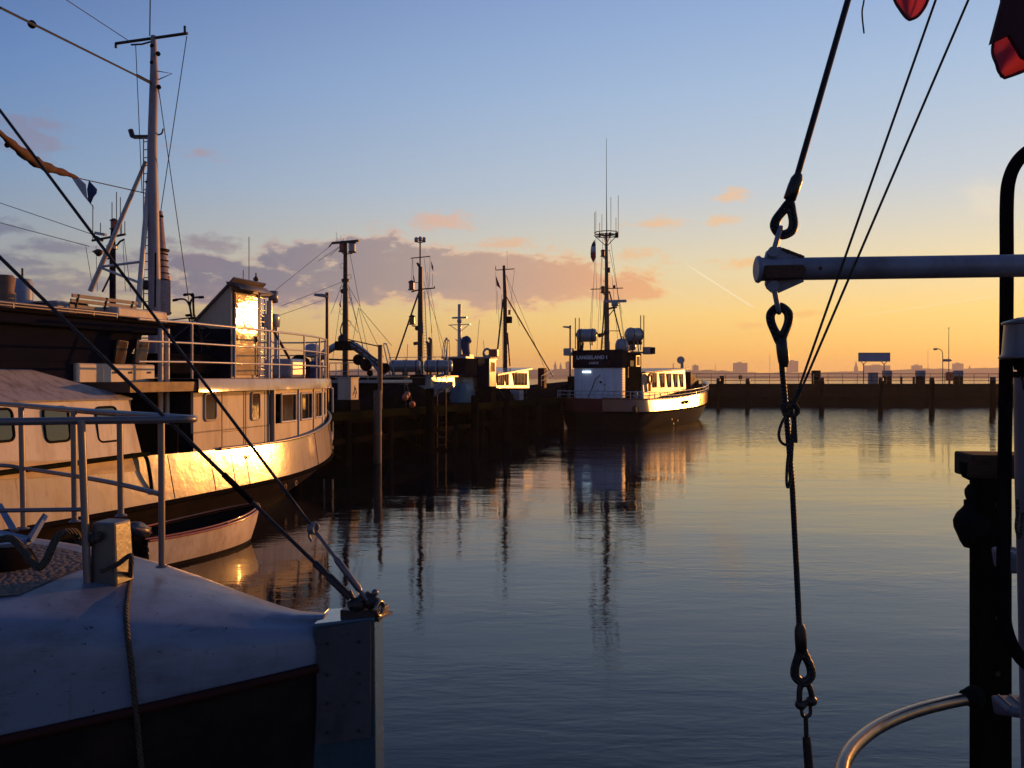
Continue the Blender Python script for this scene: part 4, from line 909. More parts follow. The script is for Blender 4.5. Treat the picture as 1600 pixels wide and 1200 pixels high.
MB().beam(g(149, 364), g(165, 367), .12, .12).build('radar_bar', M['raft'], m_); MB().lathe([(.22, 0), (.22, .14)], g(175, 389), n=12).build('dome', M['raft'], m_); lantern(m_, g(178, 357), 'redlamp', 1.4)
MB().lathe([(.05, -.2), (.25, 0), (.05, .1)], g(154, 393), n=10).build('dish', M['iron'], m_)
for x1_, y1_, x2_, y2_ in ((0, 317, 144, 366), (0, 348, 140, 385), (150, 384, 152, 455), (134, 385, 145, 450), (194, 374, 204, 455), (192, 374, 196, 455)): MB().tube([g(x1_, y1_), g(x2_, y2_)], .014, 4).build('stay', M['wire'], m_)

# ================================================================== DINGHY
D = Frame((-6.0, 12.95), 24, 'dinghy', 'small open white rowing boat with orange rim alongside the white ship', 'boat')
de = D.e; Ld = 3.0
def dst(f, zk, sh=0, n=14):
    a = []
    for i in range(n+1):
        t = i/n; u = t*(Ld-sh); hb = .66*(1-.30*(1-t)**2)*(1-t**3.2)**.75 if t < 1 else .0
        a.append((hb*f, u, zk(t)))
    return a
def dfull(a): return a+[(-x, y, z) for x, y, z in a[::-1][1:]]
sh_ = lambda t: .44+.05*(1-t)**2+.17*t**2.2
r1 = dfull(dst(1, sh_)); r2 = dfull(dst(.97, lambda t: sh_(t)*.55+.02, .08)); r3 = dfull(dst(.88, lambda t: .04, .22)); r4 = dfull(dst(.6, lambda t: -.16, .4))
mb = MB().grid([r1, r2, r3, r4]); mb.poly([r1[0], r2[0], r3[0], r4[0], r4[-1], r3[-1], r2[-1], r1[-1]]); mb.build('hull', M['dinghy'], de)
MB().grid([dfull(dst(.895, lambda t: .06, .20)), dfull(dst(.86, lambda t: -.02, .25))]).build('boot_top', M['black'], de)
i1 = dfull(dst(.93, lambda t: sh_(t)-.01)); i2 = dfull(dst(.84, lambda t: .12, .2)); mb = MB().grid([i1, i2]); n_ = len(i2)//2
mb.grid([[i2[i] for i in range(n_+1)], [i2[-1-i] for i in range(n_+1)]]); mb.poly([i1[0], i2[0], i2[-1], i1[-1]]); mb.build('inner_hull', M['tar'], de)
MB().grid([[(x*.93, y-.02, z+.012) for x, y, z in r1], [(x*1.0, y, z+.02) for x, y, z in r1]]).build('side_deck', M['darkred'], de, 0, .02)
mb = MB().tube([(x*1.01, y+.01, z) for x, y, z in r1], .022, 8); mb.build('gunwale', M['gunwale'], de)
MB().tube([(x*.93, y-.03, z+.035) for x, y, z in r1], .014, 8).build('inner_rail', M['gunwale'], de)
for y, hw in ((.7, .50), (1.7, .44)): MB().box(-hw, hw, y, y+.22, .27, .30).build('thwart', M['darkwood'], de, .005)
MB().box(-.45, .45, -.02, .03, .18, .50).build('transom_board', M['darkwood'], de, .01)
MB().ring((.44, -.02, .37), (0, 1, .3), .05, .01, 14, 6).build('ring', M['iron'], de)
MB().tube([(.50, 1.6, .50), (.56, 1.62, .52)], .02, 6).build('rowlock', M['iron'], de)
wl(Vector((0, Ld-.02, .62)), D.loc(W.wor(V(2.6, W.at(372, 750, 2.6).y, .62))), .012, 'painter', de, 'rope')
om = empty('outboard_motor', D.wor((.27, -.10, .03)), 24, 'dark outboard motor with purple stripe and white lettering clamped on the dinghy stern', 'outboard motor')
om.rotation_euler[0] = R(-22)
# cowl: rounded lofted body
rows = []
for i in range(9):
    t = i/8; a = pi*t; wv_ = .11*(sin(a)**.5 if 0 < t < 1 else 0)+.002; hv = .135*(sin(a)**.45 if 0 < t < 1 else 0)+.002
    rows.append([(wv_*cos(k*pi/7), -.36+.46*t, .62+hv*sin(k*pi/7)*(1-.25*t)-.02*t) for k in range(14)])
MB().grid(rows, True, True).build('cowl', mat('outboard_cowl', (.035, .035, .05), .3, coat=.6, amt=.3), om)
mb = MB()
for s in (-1, 1): mb.box(s*.108-.006, s*.108+.006, -.30, .02, .60, .615)
mb.build('stripe', mat('purple_stripe', (.14, .03, .10), .4), om)
MB().box(-.05, .05, -.25, -.05, .05, .52).build('leg', M['tar'], om, .02); MB().box(-.10, .10, -.06, .06, .34, .52).build('clamp', M['iron'], om, .02); MB().tube([(0, .02, .55), (.08, .30, .62)], .02, 8).build('tiller', M['rubber'], om)
def text(s, size, name, m, par, matrix, ext=.004, off=0):
    cu = bpy.data.curves.new(name, 'FONT'); cu.body = s; cu.size = size; cu.extrude = ext; cu.offset = off; cu.align_x = 'CENTER'; cu.align_y = 'CENTER'; cu.space_character = 1.08
    t_ = bpy.data.objects.new(name, cu); COL.objects.link(t_); dg = bpy.context.evaluated_depsgraph_get()
    me = bpy.data.meshes.new_from_object(t_.evaluated_get(dg)); me.name = name; bpy.data.objects.remove(t_)
    me.materials.clear(); me.materials.append(M[m]); me.transform(matrix); o = bpy.data.objects.new(name, me); COL.objects.link(o); o.parent = par; return o
def basis(o, x, z, up):
    m = Matrix((Vector(x), Vector(up), Vector(z))).transposed().to_4x4(); m.translation = Vector(o); return m
text('YAMAHA', .058, 'lettering', 'rail', om, basis((.114, -.15, .665), (0, 1, 0), (1, 0, 0), (0, 0, 1)))

# ================================================================== FOREGROUND BOAT BOW
G = Frame((-.665, 4.16), 93, 'sailing_boat', 'blue-white wooden boat bow in the lower left foreground with tubular pulpit rail', 'boat')
ge = G.e
def gw(s): return .115+.52*(s-.27)-.04*(s-.27)**2 if s < 4.5 else 1.60+.06*(s-4.5)
def gz(s): return 1.785+.22*(1-math.exp(-max(0, s-.40)**1.5*1.25))
def gr(s): return 1.635-.20*min(s, 1.8)/1.8-.03*max(0, s-1.8)/3
SS = [.27, .34, .42, .56, .72, .9, 1.1, 1.35, 1.6, 1.9, 2.3, 2.8, 3.4, 4.2, 5.2, 6.5, 8]
def gsec(s):
    w_, zt, zr_ = gw(s), gz(s), gr(s); h_ = zt-zr_
    rr = min(.14, h_*.45, w_*.8)
    p = [(w_+.01, zr_), (w_+.015, zr_+h_*.35), (w_+.005, zt-rr)]
    for k in range(1, 6): a = k/6*pi/2; p.append((w_+.005-rr+rr*cos(a), zt-rr+rr*sin(a)))
    p += [(w_-rr-.02, zt+.004), (w_*.4, zt+.02), (0, zt+.026)]
    return p
prof = [gsec(s) for s in SS]
rows = []
for j in range(len(prof[0])): rows.append([(prof[i][j][0], -SS[i], prof[i][j][1]) for i in range(len(SS))])
rows2 = [[(-x, y, z) for x, y, z in r_] for r_ in rows[::-1][1:]]
hm = MB().grid(rows+rows2); hm.poly([(p[0], -SS[0], p[1]) for p in prof[0]]+[(-p[0], -SS[0], p[1]) for p in prof[0][::-1][1:]])
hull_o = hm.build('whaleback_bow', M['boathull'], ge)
low = []
for (f, z0, sh) in ((1.0, -.03, 0), (1.0, -.1, 0), (.93, -.6, 0), (.80, -1.2, .1), (.6, -1.9, .3)):
    low.append([((gw(s)+.01)*f, -s-sh*(1-min(s/8, 1)), (gr(s)+z0)) for s in SS])
lowf = MB().grid(low); lowf.grid([[(-x, y, z) for x, y, z in r_] for r_ in low]); lowf.build('planking', M['black'], ge)
for sg in (1, -1):
    MB().tube([(sg*(gw(s)+.022), -s, gr(s)-.015) for s in SS], .024, 8).build('rub_rail', mat('dark_brown_rail', (.035, .010, .008), .6, amt=.6, spec=.1) if sg == 1 else bpy.data.materials['dark_brown_rail'], ge)
# stem
zt0 = 1.80
MB().add([(-.15, -.30, -.6), (.13, -.30, -.6), (.13, -.30, zt0+.0), (-.15, -.30, zt0), (-.10, .02, -.6), (.10, .02, -.6), (.10, .0, zt0+.03), (-.10, .0, zt0+.03)],
         [(0, 1, 2, 3), (4, 5, 6, 7), (0, 1, 5, 4), (1, 2, 6, 5), (2, 3, 7, 6), (3, 0, 4, 7)]).build('stem', M['wet'], ge, .008)
a_ = (.142, -.275); b2 = (.112, -.015)
MB().prism([(a_[0], a_[1], 1.22), (b2[0], b2[1], 1.25), (b2[0], b2[1], zt0+.02), (a_[0], a_[1], zt0-.02)], (.004, 0, 0)).build('stem_plate', M['ply'], ge, .003)
mb = MB()
for z in (1.28, 1.42, 1.56, 1.71):
    for t in (.2, .78): y = a_[1]+(b2[1]-a_[1])*t; x = a_[0]+(b2[0]-a_[0])*t+.010; mb.lathe([(.008, 0), (.008, .006)], (x, y, z+.01*t), (1, .1, 0), 8)
mb.build('bolt', M['iron'], ge)
# deck panel
def dz(s, v): return gz(s)+.03
pr = [(.9, .12), (.95, .27), (2.2, .60), (3.4, .9), (5, 1.1)]
pn = [[(f*w_, -s, gz(s)+.032-.01*abs(f)) for (s, w_) in [(1.62, .36), (1.75, .46), (1.95, .56), (2.4, .74), (3.2, 1.0), (4.4, 1.2), (6, 1.3)]] for f in (-1, -.5, 0, .5, 1)]
MB().grid(pn).build('antislip_panel', M['panel'], ge)
# pulpit rail
ZG = 2.782
def gy(x, y): return Pz(x, y, ZG)
tip = P(303, 655, 4.37)
near = [P(-700, 664, (H-ZG)*F/74), P(-200, 661, (H-ZG)*F/70.5), P(0, 659, (H-ZG)*F/69), P(150, 657, (H-ZG)*F/67.2), P(240, 656, (H-ZG)*F/66)]
far_ = [P(240, 650, (H-ZG)*F/60.5), P(130, 642, (H-ZG)*F/52.5), P(0, 631, (H-ZG)*F/42.5), P(-120, 624, (H-ZG)*F/36)]
gl = lambda p: G.loc(p)
loop = smooth([gl(p) for p in near+[P(285, 655, 4.30), P(303, 654.5, 4.38), P(290, 653.5, 4.48)]+far_], 6)
MB().tube(loop, .0195, 12).build('pulpit_rail', M['steel'], ge)
def gpost(x, yt, yb, Y, r_=.0175, x2=None):
    mb = MB().tube([gl(P(x2 or x, yt, Y)), gl(P(x, yb, Y))], r_, 12); mb.lathe([(r_*2, 0), (r_*1.7, .006), (r_, .012)], gl(P(x, yb, Y)), n=12); mb.build('stanchion', M['steel'], ge)
gpost(137, 657, 921, 4.17, .0185, 127); gpost(253, 655, 886, 4.50, .0175, 252); gpost(189, 648, 806, 4.85, .0175, 187); gpost(117, 642, 815, 5.35, .019, 115); gpost(37, 636, 826, 6.0, .02, 33)
mid = [P(-120, 722, 7.0), P(0, 727, 6.1), P(37, 732, 6.0), P(118, 744, 5.35), P(189, 757, 4.85), P(250, 772, 4.5)]
MB().tube(smooth([gl(p) for p in mid], 5), .0145, 8).build('mid_rail', M['steel'], ge)
MB().tube([gl(P(-500, 801, 4.2)), gl(P(-100, 799, 4.2)), gl(P(130, 796, 4.17))], .011, 8).build('lower_rail', M['steel'], ge)
# stem head fitting
sf = lambda x, y, Y=4.12: gl(P(x, y, Y))
mb = MB(); mb.add([], [])
mb.lathe([(.055, 0), (.075, .02), (.075, .06), (.05, .09)], sf(564, 968, 4.2), n=14); mb.beam(sf(540, 955, 4.18), sf(600, 958, 4.14), .14, .05); mb.tube([sf(546, 948), sf(575, 932), sf(594, 946)], .028, 8); mb.ball(sf(560, 945), .04, 10); mb.ball(sf(579, 941), .035, 10); mb.tube([sf(546, 923), sf(552, 936)], .012, 8); mb.build('stemhead_fitting', M['iron'], ge, .003)
MB().ring(sf(593, 951, 4.08), G.loc(V(1, -.42, 0)+V(G.Ox, G.Oy, 0))*1.0, .034, .010, 24, 8).build('roller_ring', M['brass'], ge)
MB().beam(sf(594, 965, 4.06), sf(611, 957, 4.3), .02, .014).build('chrome_strip', M['brass'], ge)
mb = MB().tube([sf(575, 938), sf(588, 925)], .012, 8); mb.ball(sf(586, 926), .018, 8); mb.tube([sf(570, 940), sf(562, 927)], .011, 8); mb.build('toggle_pin', M['chrome'], ge)
# forestays running up to a masthead out of the picture
A1 = P(-1209, -1440, 5.5)
q1 = P(574, 938, 4.1); 
def along(a, b2, px):
    for i in range(4001):
        t = i/4000; p = a.lerp(b2, t)
        if 800+p.x/p.y*F <= px: return p
    return b2
s1 = along(q1, A1, 490)
fs = MB().tube([gl(s1), gl(A1)], .0085, 8).build('forestay', M['wire'], ge)
mb = MB().tube([gl(q1), gl(q1.lerp(s1, .12))], .012, 8); mb.tube([gl(q1.lerp(s1, .12)), gl(q1.lerp(s1, .16)), gl(q1.lerp(s1, .55)), gl(q1.lerp(s1, .6)), gl(s1)], [.009, .017, .017, .009, .009], 10); mb.build('turnbuckle', M['chrome'], fs)
mb = MB().ring(gl(s1), (1, 0, 0), .028, .008, 16, 6, 1, .7); mb.lathe([(.03, -.012), (.03, .012)], gl(P(491, 826, s1.y)), (.3, 1, 0), 12); mb.tube([gl(P(482, 820, s1.y)), gl(P(483, 838, s1.y)), gl(P(487, 846, s1.y))], .007, 6); mb.build('hank_block', M['steel'], fs)
q2 = P(548, 934, 4.12); A2 = q2+(P(-1700, -1248, 6.2)-q2)
s2 = along(q2, A2, 491); s3 = along(q2, A2, 515)
fs2 = MB().tube([gl(s2), gl(A2)], .0105, 8).build('inner_forestay', M['wire'], ge)
MB().tube([gl(q2), gl(s3), gl(along(q2, A2, 512)), gl(along(q2, A2, 493)), gl(s2)], [.02, .021, .013, .019, .011], 10).build('turnbuckle', M['iron'], fs2)
MB().tube([gl(along(q2, A2, 394)), gl(along(q2, A2, 350))], .016, 8).build('splice', M['tar'], fs2)
# samson post, anchor, ropes (things resting on the bow)
bp = P(175, 905, 4.25)
bb = empty('mooring_bollard', bp, 10, 'square grey metal mooring post on the foreground bow, its right face glowing orange', 'bollard')
MB().add([(x, y, -.02) for x, y in ((-.075, -.075), (.078, -.075), (.078, .075), (-.075, .075))]+[(x, y, .30) for x, y in ((-.068, -.068), (.062, -.068), (.062, .068), (-.068, .068))], [(0, 1, 2, 3), (4, 5, 6, 7), (0, 1, 5, 4), (1, 2, 6, 5), (2, 3, 7, 6), (3, 0, 4, 7)]).build('post', M['bollard'], bb, .012); MB().lathe([(.03, 0), (.036, .03), (.03, .06)], (-.145, 0, .2), (1, 0, 0), 10).build('cross_pin', M['iron'], bb)
an = empty('deck_anchor', P(25, 868, 4.5), 0, 'white painted anchor lying on the brown deck at the far left', 'anchor'); g2 = lambda x, y, Y=4.5: P(x, y, Y)-P(25, 868, 4.5)
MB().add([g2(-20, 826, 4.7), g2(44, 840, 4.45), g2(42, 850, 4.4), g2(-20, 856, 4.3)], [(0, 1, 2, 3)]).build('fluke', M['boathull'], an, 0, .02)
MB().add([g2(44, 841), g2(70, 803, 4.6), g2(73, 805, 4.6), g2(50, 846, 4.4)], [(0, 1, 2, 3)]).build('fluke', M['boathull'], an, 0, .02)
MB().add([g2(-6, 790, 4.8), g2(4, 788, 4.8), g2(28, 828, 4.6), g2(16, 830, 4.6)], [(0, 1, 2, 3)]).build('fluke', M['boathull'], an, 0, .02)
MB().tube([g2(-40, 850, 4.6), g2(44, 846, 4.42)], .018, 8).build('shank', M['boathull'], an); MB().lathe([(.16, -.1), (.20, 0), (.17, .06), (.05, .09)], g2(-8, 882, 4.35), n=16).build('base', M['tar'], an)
rp_ = smooth([P(-60, 850, 4.3), P(-10, 845, 4.25), P(18, 842, 4.2), P(38, 862, 4.15), P(50, 878, 4.1), P(62, 886, 4.08), P(74, 872, 4.1), P(86, 845, 4.15), P(100, 832, 4.2), P(118, 832, 4.25), P(124, 845, 4.3), P(140, 848, 4.22), P(152, 838, 4.16), P(156, 830, 4.3)], 7)
o = MB().tube(rp_, .019, 10).build('anchor_rope', M['brown']); tag(o, 'thick brown rope looping in a wave over the deck from anchor to square post', 'rope')
bpy.context.view_layer.update()
dg = bpy.context.evaluated_depsgraph_get(); mw = ge.matrix_world.copy()
bv = BVHTree.FromPolygons([mw @ v.co for v in hull_o.data.vertices], [list(p.vertices) for p in hull_o.data.polygons])
camp = V(0, 0, H)
def drop(px, py, off=.02):
    d = (P(px, py, 1)-camp).normalized(); h_ = bv.ray_cast(camp, d)
    if h_[0] is None: return P(px, py, 3.9)
    return h_[0]-d*off
pts = [P(158, 893, 4.13), P(183, 882, 4.12), P(203, 868, 4.13), P(205, 880, 4.1)]+[drop(x, y) for x, y in ((203, 905), (199, 935), (197, 960), (200, 1000), (206, 1050), (210, 1090))]
last = pts[-1]; pts += [P(214, 1125, last.y), P(221, 1200, last.y+.01), P(230, 1300, last.y+.02), P(236, 1420, last.y+.04)]
rr = smooth(pts, 6)
o = MB().tube(rr, .0125, 10).build('mooring_rope', M['brown']); tag(o, 'brown mooring rope from the square post down over the blue-white bow side', 'rope')
# ================================================================== RED TOUR BOAT (centre)
K = Frame((4.35, 47.2), 31.5, 'tour_boat', 'red and black tour boat with white wheelhouse and tall mast lying alone in the centre', 'ship')
ke = K.e; LK = 19.3
st = []
for i in range(25):
    u = LK*i/24; t = u/LK
    hb = 2.75*min(1, (1-(1-min(1, (u+.35)/2.2))**2.2))*(1-max(0, (t-.48)/.52)**2.4) if i < 24 else .03
    zt = 1.72+.25*max(0, 1-u/4)**2*.4+.95*max(0, t-.30)**1.6*1.35
    st.append((u, max(hb, .03), zt, 0))
ship_hull(ke, st, 'redhull', 'black', split=.42, wl=.80, rake=1.7, deckdrop=.35, deckm='wood', tw=(.955, .978, 1.0))
ktop = lambda u: 1.72+.25*max(0, 1-u/4)**2*.4+.95*max(0, u/LK-.30)**1.6*1.35
def khb(u): t = u/LK; return 2.75*min(1, (1-(1-min(1, (u+.35)/2.2))**2.2))*(1-max(0, (t-.48)/.52)**2.4)
# low white side rail
pts = [(khb(u), u, ktop(u)) for u in [0.0, .3, .8, 1.5, 2.3, 3.1, 3.9, 4.7, 5.5, 6.3, 7.2, 8.2, 9.2, 10.2, 11.2, 12.2, 13.2, 14.2, 15.2, 16.2, 17.2]]
for sg in (1, -1): railing(ke, [(sg*x, y, z) for x, y, z in pts], .42, (1, .5), 'rail', .022, None, 'side_railing')
pa = [(x, .0, ktop(0)) for x in (-2.0, -1.2, -.4, .4, 1.2, 2.0)]; railing(ke, pa, .42, (1, .5), 'rail', .022, None, 'stern_railing')
# portholes / outlets
def kp(px, py, dv=0):
    best = None
    for i in range(200):
        u = i*.09; x = khb(u)*.985+dv; q = K.wor(V(x, u, 0)); sx = 800+q.x/q.y*F
        if best is None or abs(sx-px) < best[0]: best = (abs(sx-px), u, x, H-(py-CY)/F*q.y)
    return V(best[2], best[1], best[3])
p = kp(993, 640); mb = MB().ring(p+V(.02, 0, 0), (1, -.1, 0), .18, .05, 16, 8); mb.build('porthole', M['iron'], ke); MB().lathe([(.16, -.02), (.16, .03)], p, (1, -.1, 0), 14).build('porthole_glass', M['glass'], ke)
for x, y in ((1067, 629), (1073.5, 628)): p = kp(x, y); MB().box(p.x-.05, p.x+.06, p.y-.09, p.y+.09, p.z-.11, p.z+.11).build('hawse_hole', M['tar'], ke, .03)
for x, y in ((1052, 662), (1058, 657), (1049, 655)): p = kp(x, y, -.12); MB().lathe([(.07, -.02), (.07, .05)], p, (1, 0, 0), 8).build('outlet', M['rust'], ke)
mb = MB()
for i in range(9): u = 8.2+i*.42; mb.beam((khb(u)*.956+.014, u, ktop(u)-.06), (khb(u)*.998+.014, u+.02, ktop(u)-.75), .05, .03)
mb.build('fender_rib', M['rust'], ke)
# wheelhouse back (faces the camera)
u0 = .9; f = lambda x, y, u=u0: K.ats(x, y, u)
l_, r_, rt = f(897, 600), f(954, 600), None
zb, zm, zt_ = 1.45, f(920, 575).z, f(920, 547).z
vl, vr = l_.x, r_.x
vR = 1.62; uR = K.at(972, 600, vR).y; uF = K.at(1002, 600, vR).y; uF = max(uF, uR+2.6)
foot = [(vl, u0), (vr, u0), (vR, uR), (vR, uF), (vl+.0, uF)]
def pris(ft, z0, z1, grow=0, back=0):
    return MB().prism([(x+(grow if x > 0 else -grow), y+(grow if y > 3 else -grow), z0) for x, y in ft], (0, 0, z1-z0))
pris(foot, zb, zm).build('wheelhouse', M['whitek'], ke, .02)
pris([(vl, u0), (vr, u0), (vR, uR), (vR, uR+.5), (vl, uR+.5)], zm+.003, zt_, .07).build('name_board', M['navy'], ke, .02)
pris([(vl, uR+.6), (vR-.05, uR+.6), (vR-.05, uF), (vl, uF)], zm+.003, zt_-.15, 0).build('wheelhouse_top', M['cream'], ke, .02)
MB().box(vl-.15, vR+.15, uR+.55, uF+.35, zt_-.148, zt_-.06).build('roof', M['roofm'], ke, .02)
M['letter'] = mat('white_letter', (.62, .62, .62), .6, amt=.05); cxm = (vl+vr)/2+.03
text('LANGELAND I', .29, 'lettering', 'letter', ke, basis((cxm-.02, u0-.075, zm+.60), (1, 0, 0), (0, -1, 0), (0, 0, 1)), .004, .009)
text('LABOE', .19, 'lettering', 'letter', ke, basis((cxm+.12, u0-.075, zm+.28), (1, 0, 0), (0, -1, 0), (0, 0, 1)), .004, .004)
# strip light
lp = f(917, 581); MB().box(lp.x-.26, lp.x+.26, u0-.07, u0-.01, lp.z-.05, lp.z+.05).build('strip_light', mat('lit_strip_lamp', (.8, .9, 1), .4, emit=(.65, .85, 1), estr=2.2), ke)
mb = MB(); a_, b2, c2 = f(938, 586), f(931, 592), f(919, 622); mb.tube([V(p.x, u0-.02, p.z) for p in (a_, b2, c2)], .02, 6); p = f(939, 597); mb.lathe([(.07, 0), (.07, .03)], (p.x, u0-.03, p.z), (0, -1, 0), 10)
for x, y, s_ in ((945, 601, .03), (934, 610, .03), (945, 609, .025)): p = f(x, y); mb.box(p.x-s_, p.x+s_, u0-.02, u0-.002, p.z-s_*1.3, p.z+s_*1.3)
mb.build('fittings', M['iron'], ke)
MB().box(f(889, 600).x, vl-.02, .7, 1.4, 1.45, f(892, 588).z).build('dark_locker', M['tar'], ke, .03)
MB().box(f(880, 610).x, f(889, 610).x-.02, .6, 1.3, 1.45, f(885, 601).z).build('dark_locker', M['tar'], ke, .03)
# starboard side: door and windows
def kwin(px0, px1, y0, y1, v, m='glassw', nm=None):
    a_, b2 = K.at(px0, y0, v), K.at(px1, y1, v); win_side(ke, v+.005, (a_.y+b2.y)/2, b2.z, abs(b2.y-a_.y), a_.z-b2.z, 1, m, 'rail')
ddr = MB().box(vR+.002, vR+.04, uF-1.9, uF-1.1, 1.55, zt_-.35).build('door', M['darkwood'], ke, .02); MB().box(vR+.042, vR+.055, uF-1.75, uF-1.25, zm+.1, zt_-.6).build('door_window', M['glassw'], ddr)
for uu in (uF-.55,): win_side(ke, vR+.004, uu, zm+.15, .5, .55, 1, 'glassw', 'rail')
win_side(ke, vR+.004, uR+1.0, zm-.5, .35, .5, 1, 'glass', 'rust')
mb = MB()
for i in range(14): z = zb+.2+i*.15; mb.box(vR+.003, vR+.02, uR+.12, uR+.34, z, z+.07)
mb.build('ladder_tread', M['red'], ke)
MB().box(vR+.003, vR+.012, uR+.45, uF-.02, 1.5, zt_-.17).build('side_shade_panel', M['darkwood'], ke)  # dark sheet standing in for the shade on this wheelhouse side
# front long saloon
vS = 1.75; uS0 = K.at(1003, 600, vS).y; uS1 = K.at(1072, 590, vS).y; uS0 = max(uS0, uF+.05)
zs1 = K.at(1004, 583, vS).z; zs2 = K.at(1071, 577, vS).z
MB().add([(s*(vS-.09*k), u, z) for (u, z0_, z1_) in ((uS0, 1.55, zs1), (uS1, 2.2, zs2)) for k, z in enumerate((z0_, z1_)) for s in (-1, 1)],
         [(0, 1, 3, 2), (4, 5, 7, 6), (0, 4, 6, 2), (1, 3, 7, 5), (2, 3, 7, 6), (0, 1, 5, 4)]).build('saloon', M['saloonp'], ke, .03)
MB().add([(s*(vS+.1), u, z) for (u, z1_) in ((uS0+.02, zs1), (uS1+.12, zs2)) for z in (z1_+.01, z1_+.09) for s in (-1, 1)],
         [(0, 1, 3, 2), (4, 5, 7, 6), (0, 4, 6, 2), (1, 3, 7, 5), (2, 3, 7, 6), (0, 1, 5, 4)]).build('saloon_roof', M['white'], ke, .02)
for px in (1024, 1036.5, 1047, 1057, 1066):
    a_ = K.at(px, 603, vS); win_side(ke, vS-.02, a_.y, a_.z-.05, .42, .82, 1, 'glassw', 'whiteg')
a_ = K.at(1014, 592, vS); MB().ring((vS+.07, a_.y, a_.z), (1, 0, 0), .28, .08, 20, 8).build('lifebuoy', M['orange'], ke); MB().box(vS+.02, vS+.1, a_.y-.2, a_.y+.1, a_.z-.75, a_.z-.3).build('buoy_box', M['darkred'], ke, .02)
mb = MB()
for (u, v) in ((uR+.6, 2.2), (uR+1.5, 2.15)): mb.lathe([(.12, 0), (.14, .3), (.14, .55), (.10, .75), (.02, .8)], (v, u, 1.45), n=10)
mb.build('coiled_gear', M['grey'], ke)
# bow ventilator (white cowl) and dark breakwater
p = K.at(1066, 575, .3); mb = MB().tube(smooth([(p.x, p.y, 2.2), (p.x, p.y, K.at(1066, 566, .3).z), (p.x, p.y-.12, K.at(1066, 561, .3).z), (p.x, p.y-.35, K.at(1066, 563, .3).z)], 5), .12, 10); mb.build('cowl_vent', M['raft'], ke)
MB().lathe([(.14, -.05), (.24, .05), (.27, .12), (.26, .12)], (p.x, p.y-.32, K.at(1066, 563, .3).z), (0.4, -1, .1), 16).build('cowl_mouth', M['raft'], ke)
mb = MB().grid([[(s*khb(u)*.93, u, ktop(u)+.05) for u in (15.2, 16.4, 17.4, 18.3, 18.9)] for s in (1, .99)]); 
for sg in (1, -1):
    us = [13.6, 14.6, 15.6, 16.6, 17.6, 18.4, 19.0]
    MB().grid([[(sg*khb(u)*.97, u, ktop(u)-.05) for u in us], [(sg*khb(u)*.99, u, ktop(u)+.05+.42*((u-13.6)/5.4)**.7) for u in us]]).build('bow_bulwark', M['redhull'], ke, 0, .05)
p = K.at(1052, 576, 1.0); MB().tube([p, p+V(0, 0, .35)], .03, 6).build('post', M['rail'], ke)
pA_, pB_ = K.at(1073, 581, .6), V(.25, 18.6, ktop(18.6)+.12)
mb = MB().add([(.9, pA_.y, 2.0), (-1.6, pA_.y, 2.0), (-1.6, pA_.y, pA_.z), (.9, pA_.y, pA_.z), (.3, 17.2, 2.4), (-.9, 17.2, 2.4), (-.9, 17.2, K.at(1090, 589, -.3).z), (.3, 17.2, K.at(1090, 589, .3).z), (.05, 18.8, 2.5), (-.05, 18.8, 2.5), (-.05, 18.8, 2.75), (.05, 18.8, 2.75)],
    [(0, 1, 2, 3), (0, 4, 5, 1), (1, 5, 6, 2), (2, 6, 7, 3), (3, 7, 4, 0), (4, 8, 9, 5), (5, 9, 10, 6), (6, 10, 11, 7), (7, 11, 8, 4), (8, 9, 10, 11)]); mb.build('whaleback', M['darkred'], ke, .02)
# roof gear
zr_ = zt_+.02
def kg(x, y, u=2.0): return K.ats(x, y, u)
for x, y, L_, ax in ((917, 524, 1.15, (1, .35, 0)), (991, 523, 1.0, (.5, 1, 0))):
    p = kg(x, y, 2.2 if x < 950 else 3.4); raft(ke, p, L_, .39, ax)
    mb = MB()
    for s in (-.3, .3): mb.tube([(p.x+s, p.y, zr_-.2), (p.x+s*.7, p.y, p.z-.4)], .035, 6)
    mb.build('raft_stand', M['rail'], ke)
p = kg(905, 523, 2.0); mb = MB().ball(p, .22, 10); mb.box(p.x-.1, p.x+.2, p.y-.1, p.y+.1, zr_-.1, p.z); mb.build('winch', M['tar'], ke)
p = kg(972, 539, 2.8); mb = MB().lathe([(.05, -.42), (.40, -.38), (.42, 0), (.34, .26), (.2, .36), (.02, .40)], p, n=16); mb.build('dome', M['raft'], ke); raft(ke, kg(984, 540, 3.8), .7, .30, (1, .3, 0))
MB().tube(smooth([p+V(-.1, 0, .45), p+V(.05, 0, .48), p+V(.12, 0, .38)], 3), .03, 6).build('gull_bracket', M['iron'], ke)
for x0_, x1_, y0_, y1_, uu in ((899, 905, 497, 520, 1.6), (1001, 1006, 493, 522, 3.6), (1001, 1006, 493, 522, 3.9)):
    a_, b2 = kg(x0_, y1_+20, uu), kg(x1_, y1_+20, uu); zt2 = kg(x0_, y0_, uu).z
    MB().tube([(a_.x, uu, a_.z-.2), (a_.x, uu, zt2), (b2.x, uu, zt2), (b2.x, uu, b2.z-.2)], .03, 6).build('hoop', M['iron'], ke)
for x, y, uu in ((889, 550, 1.2), (1012, 548, 4.0)):
    p = kg(x, y, uu); MB().box(p.x-.24, p.x+.24, p.y-.2, p.y+.2, p.z-.22, p.z+.22).build('side_lamp_screen', M['raft'], ke, .02); MB().box(p.x+(.245 if x > 950 else -.26), p.x+(.40 if x > 950 else -.245), p.y-.2, p.y+.2, p.z-.2, p.z+.2).build('screen_back', M['tar'], ke)
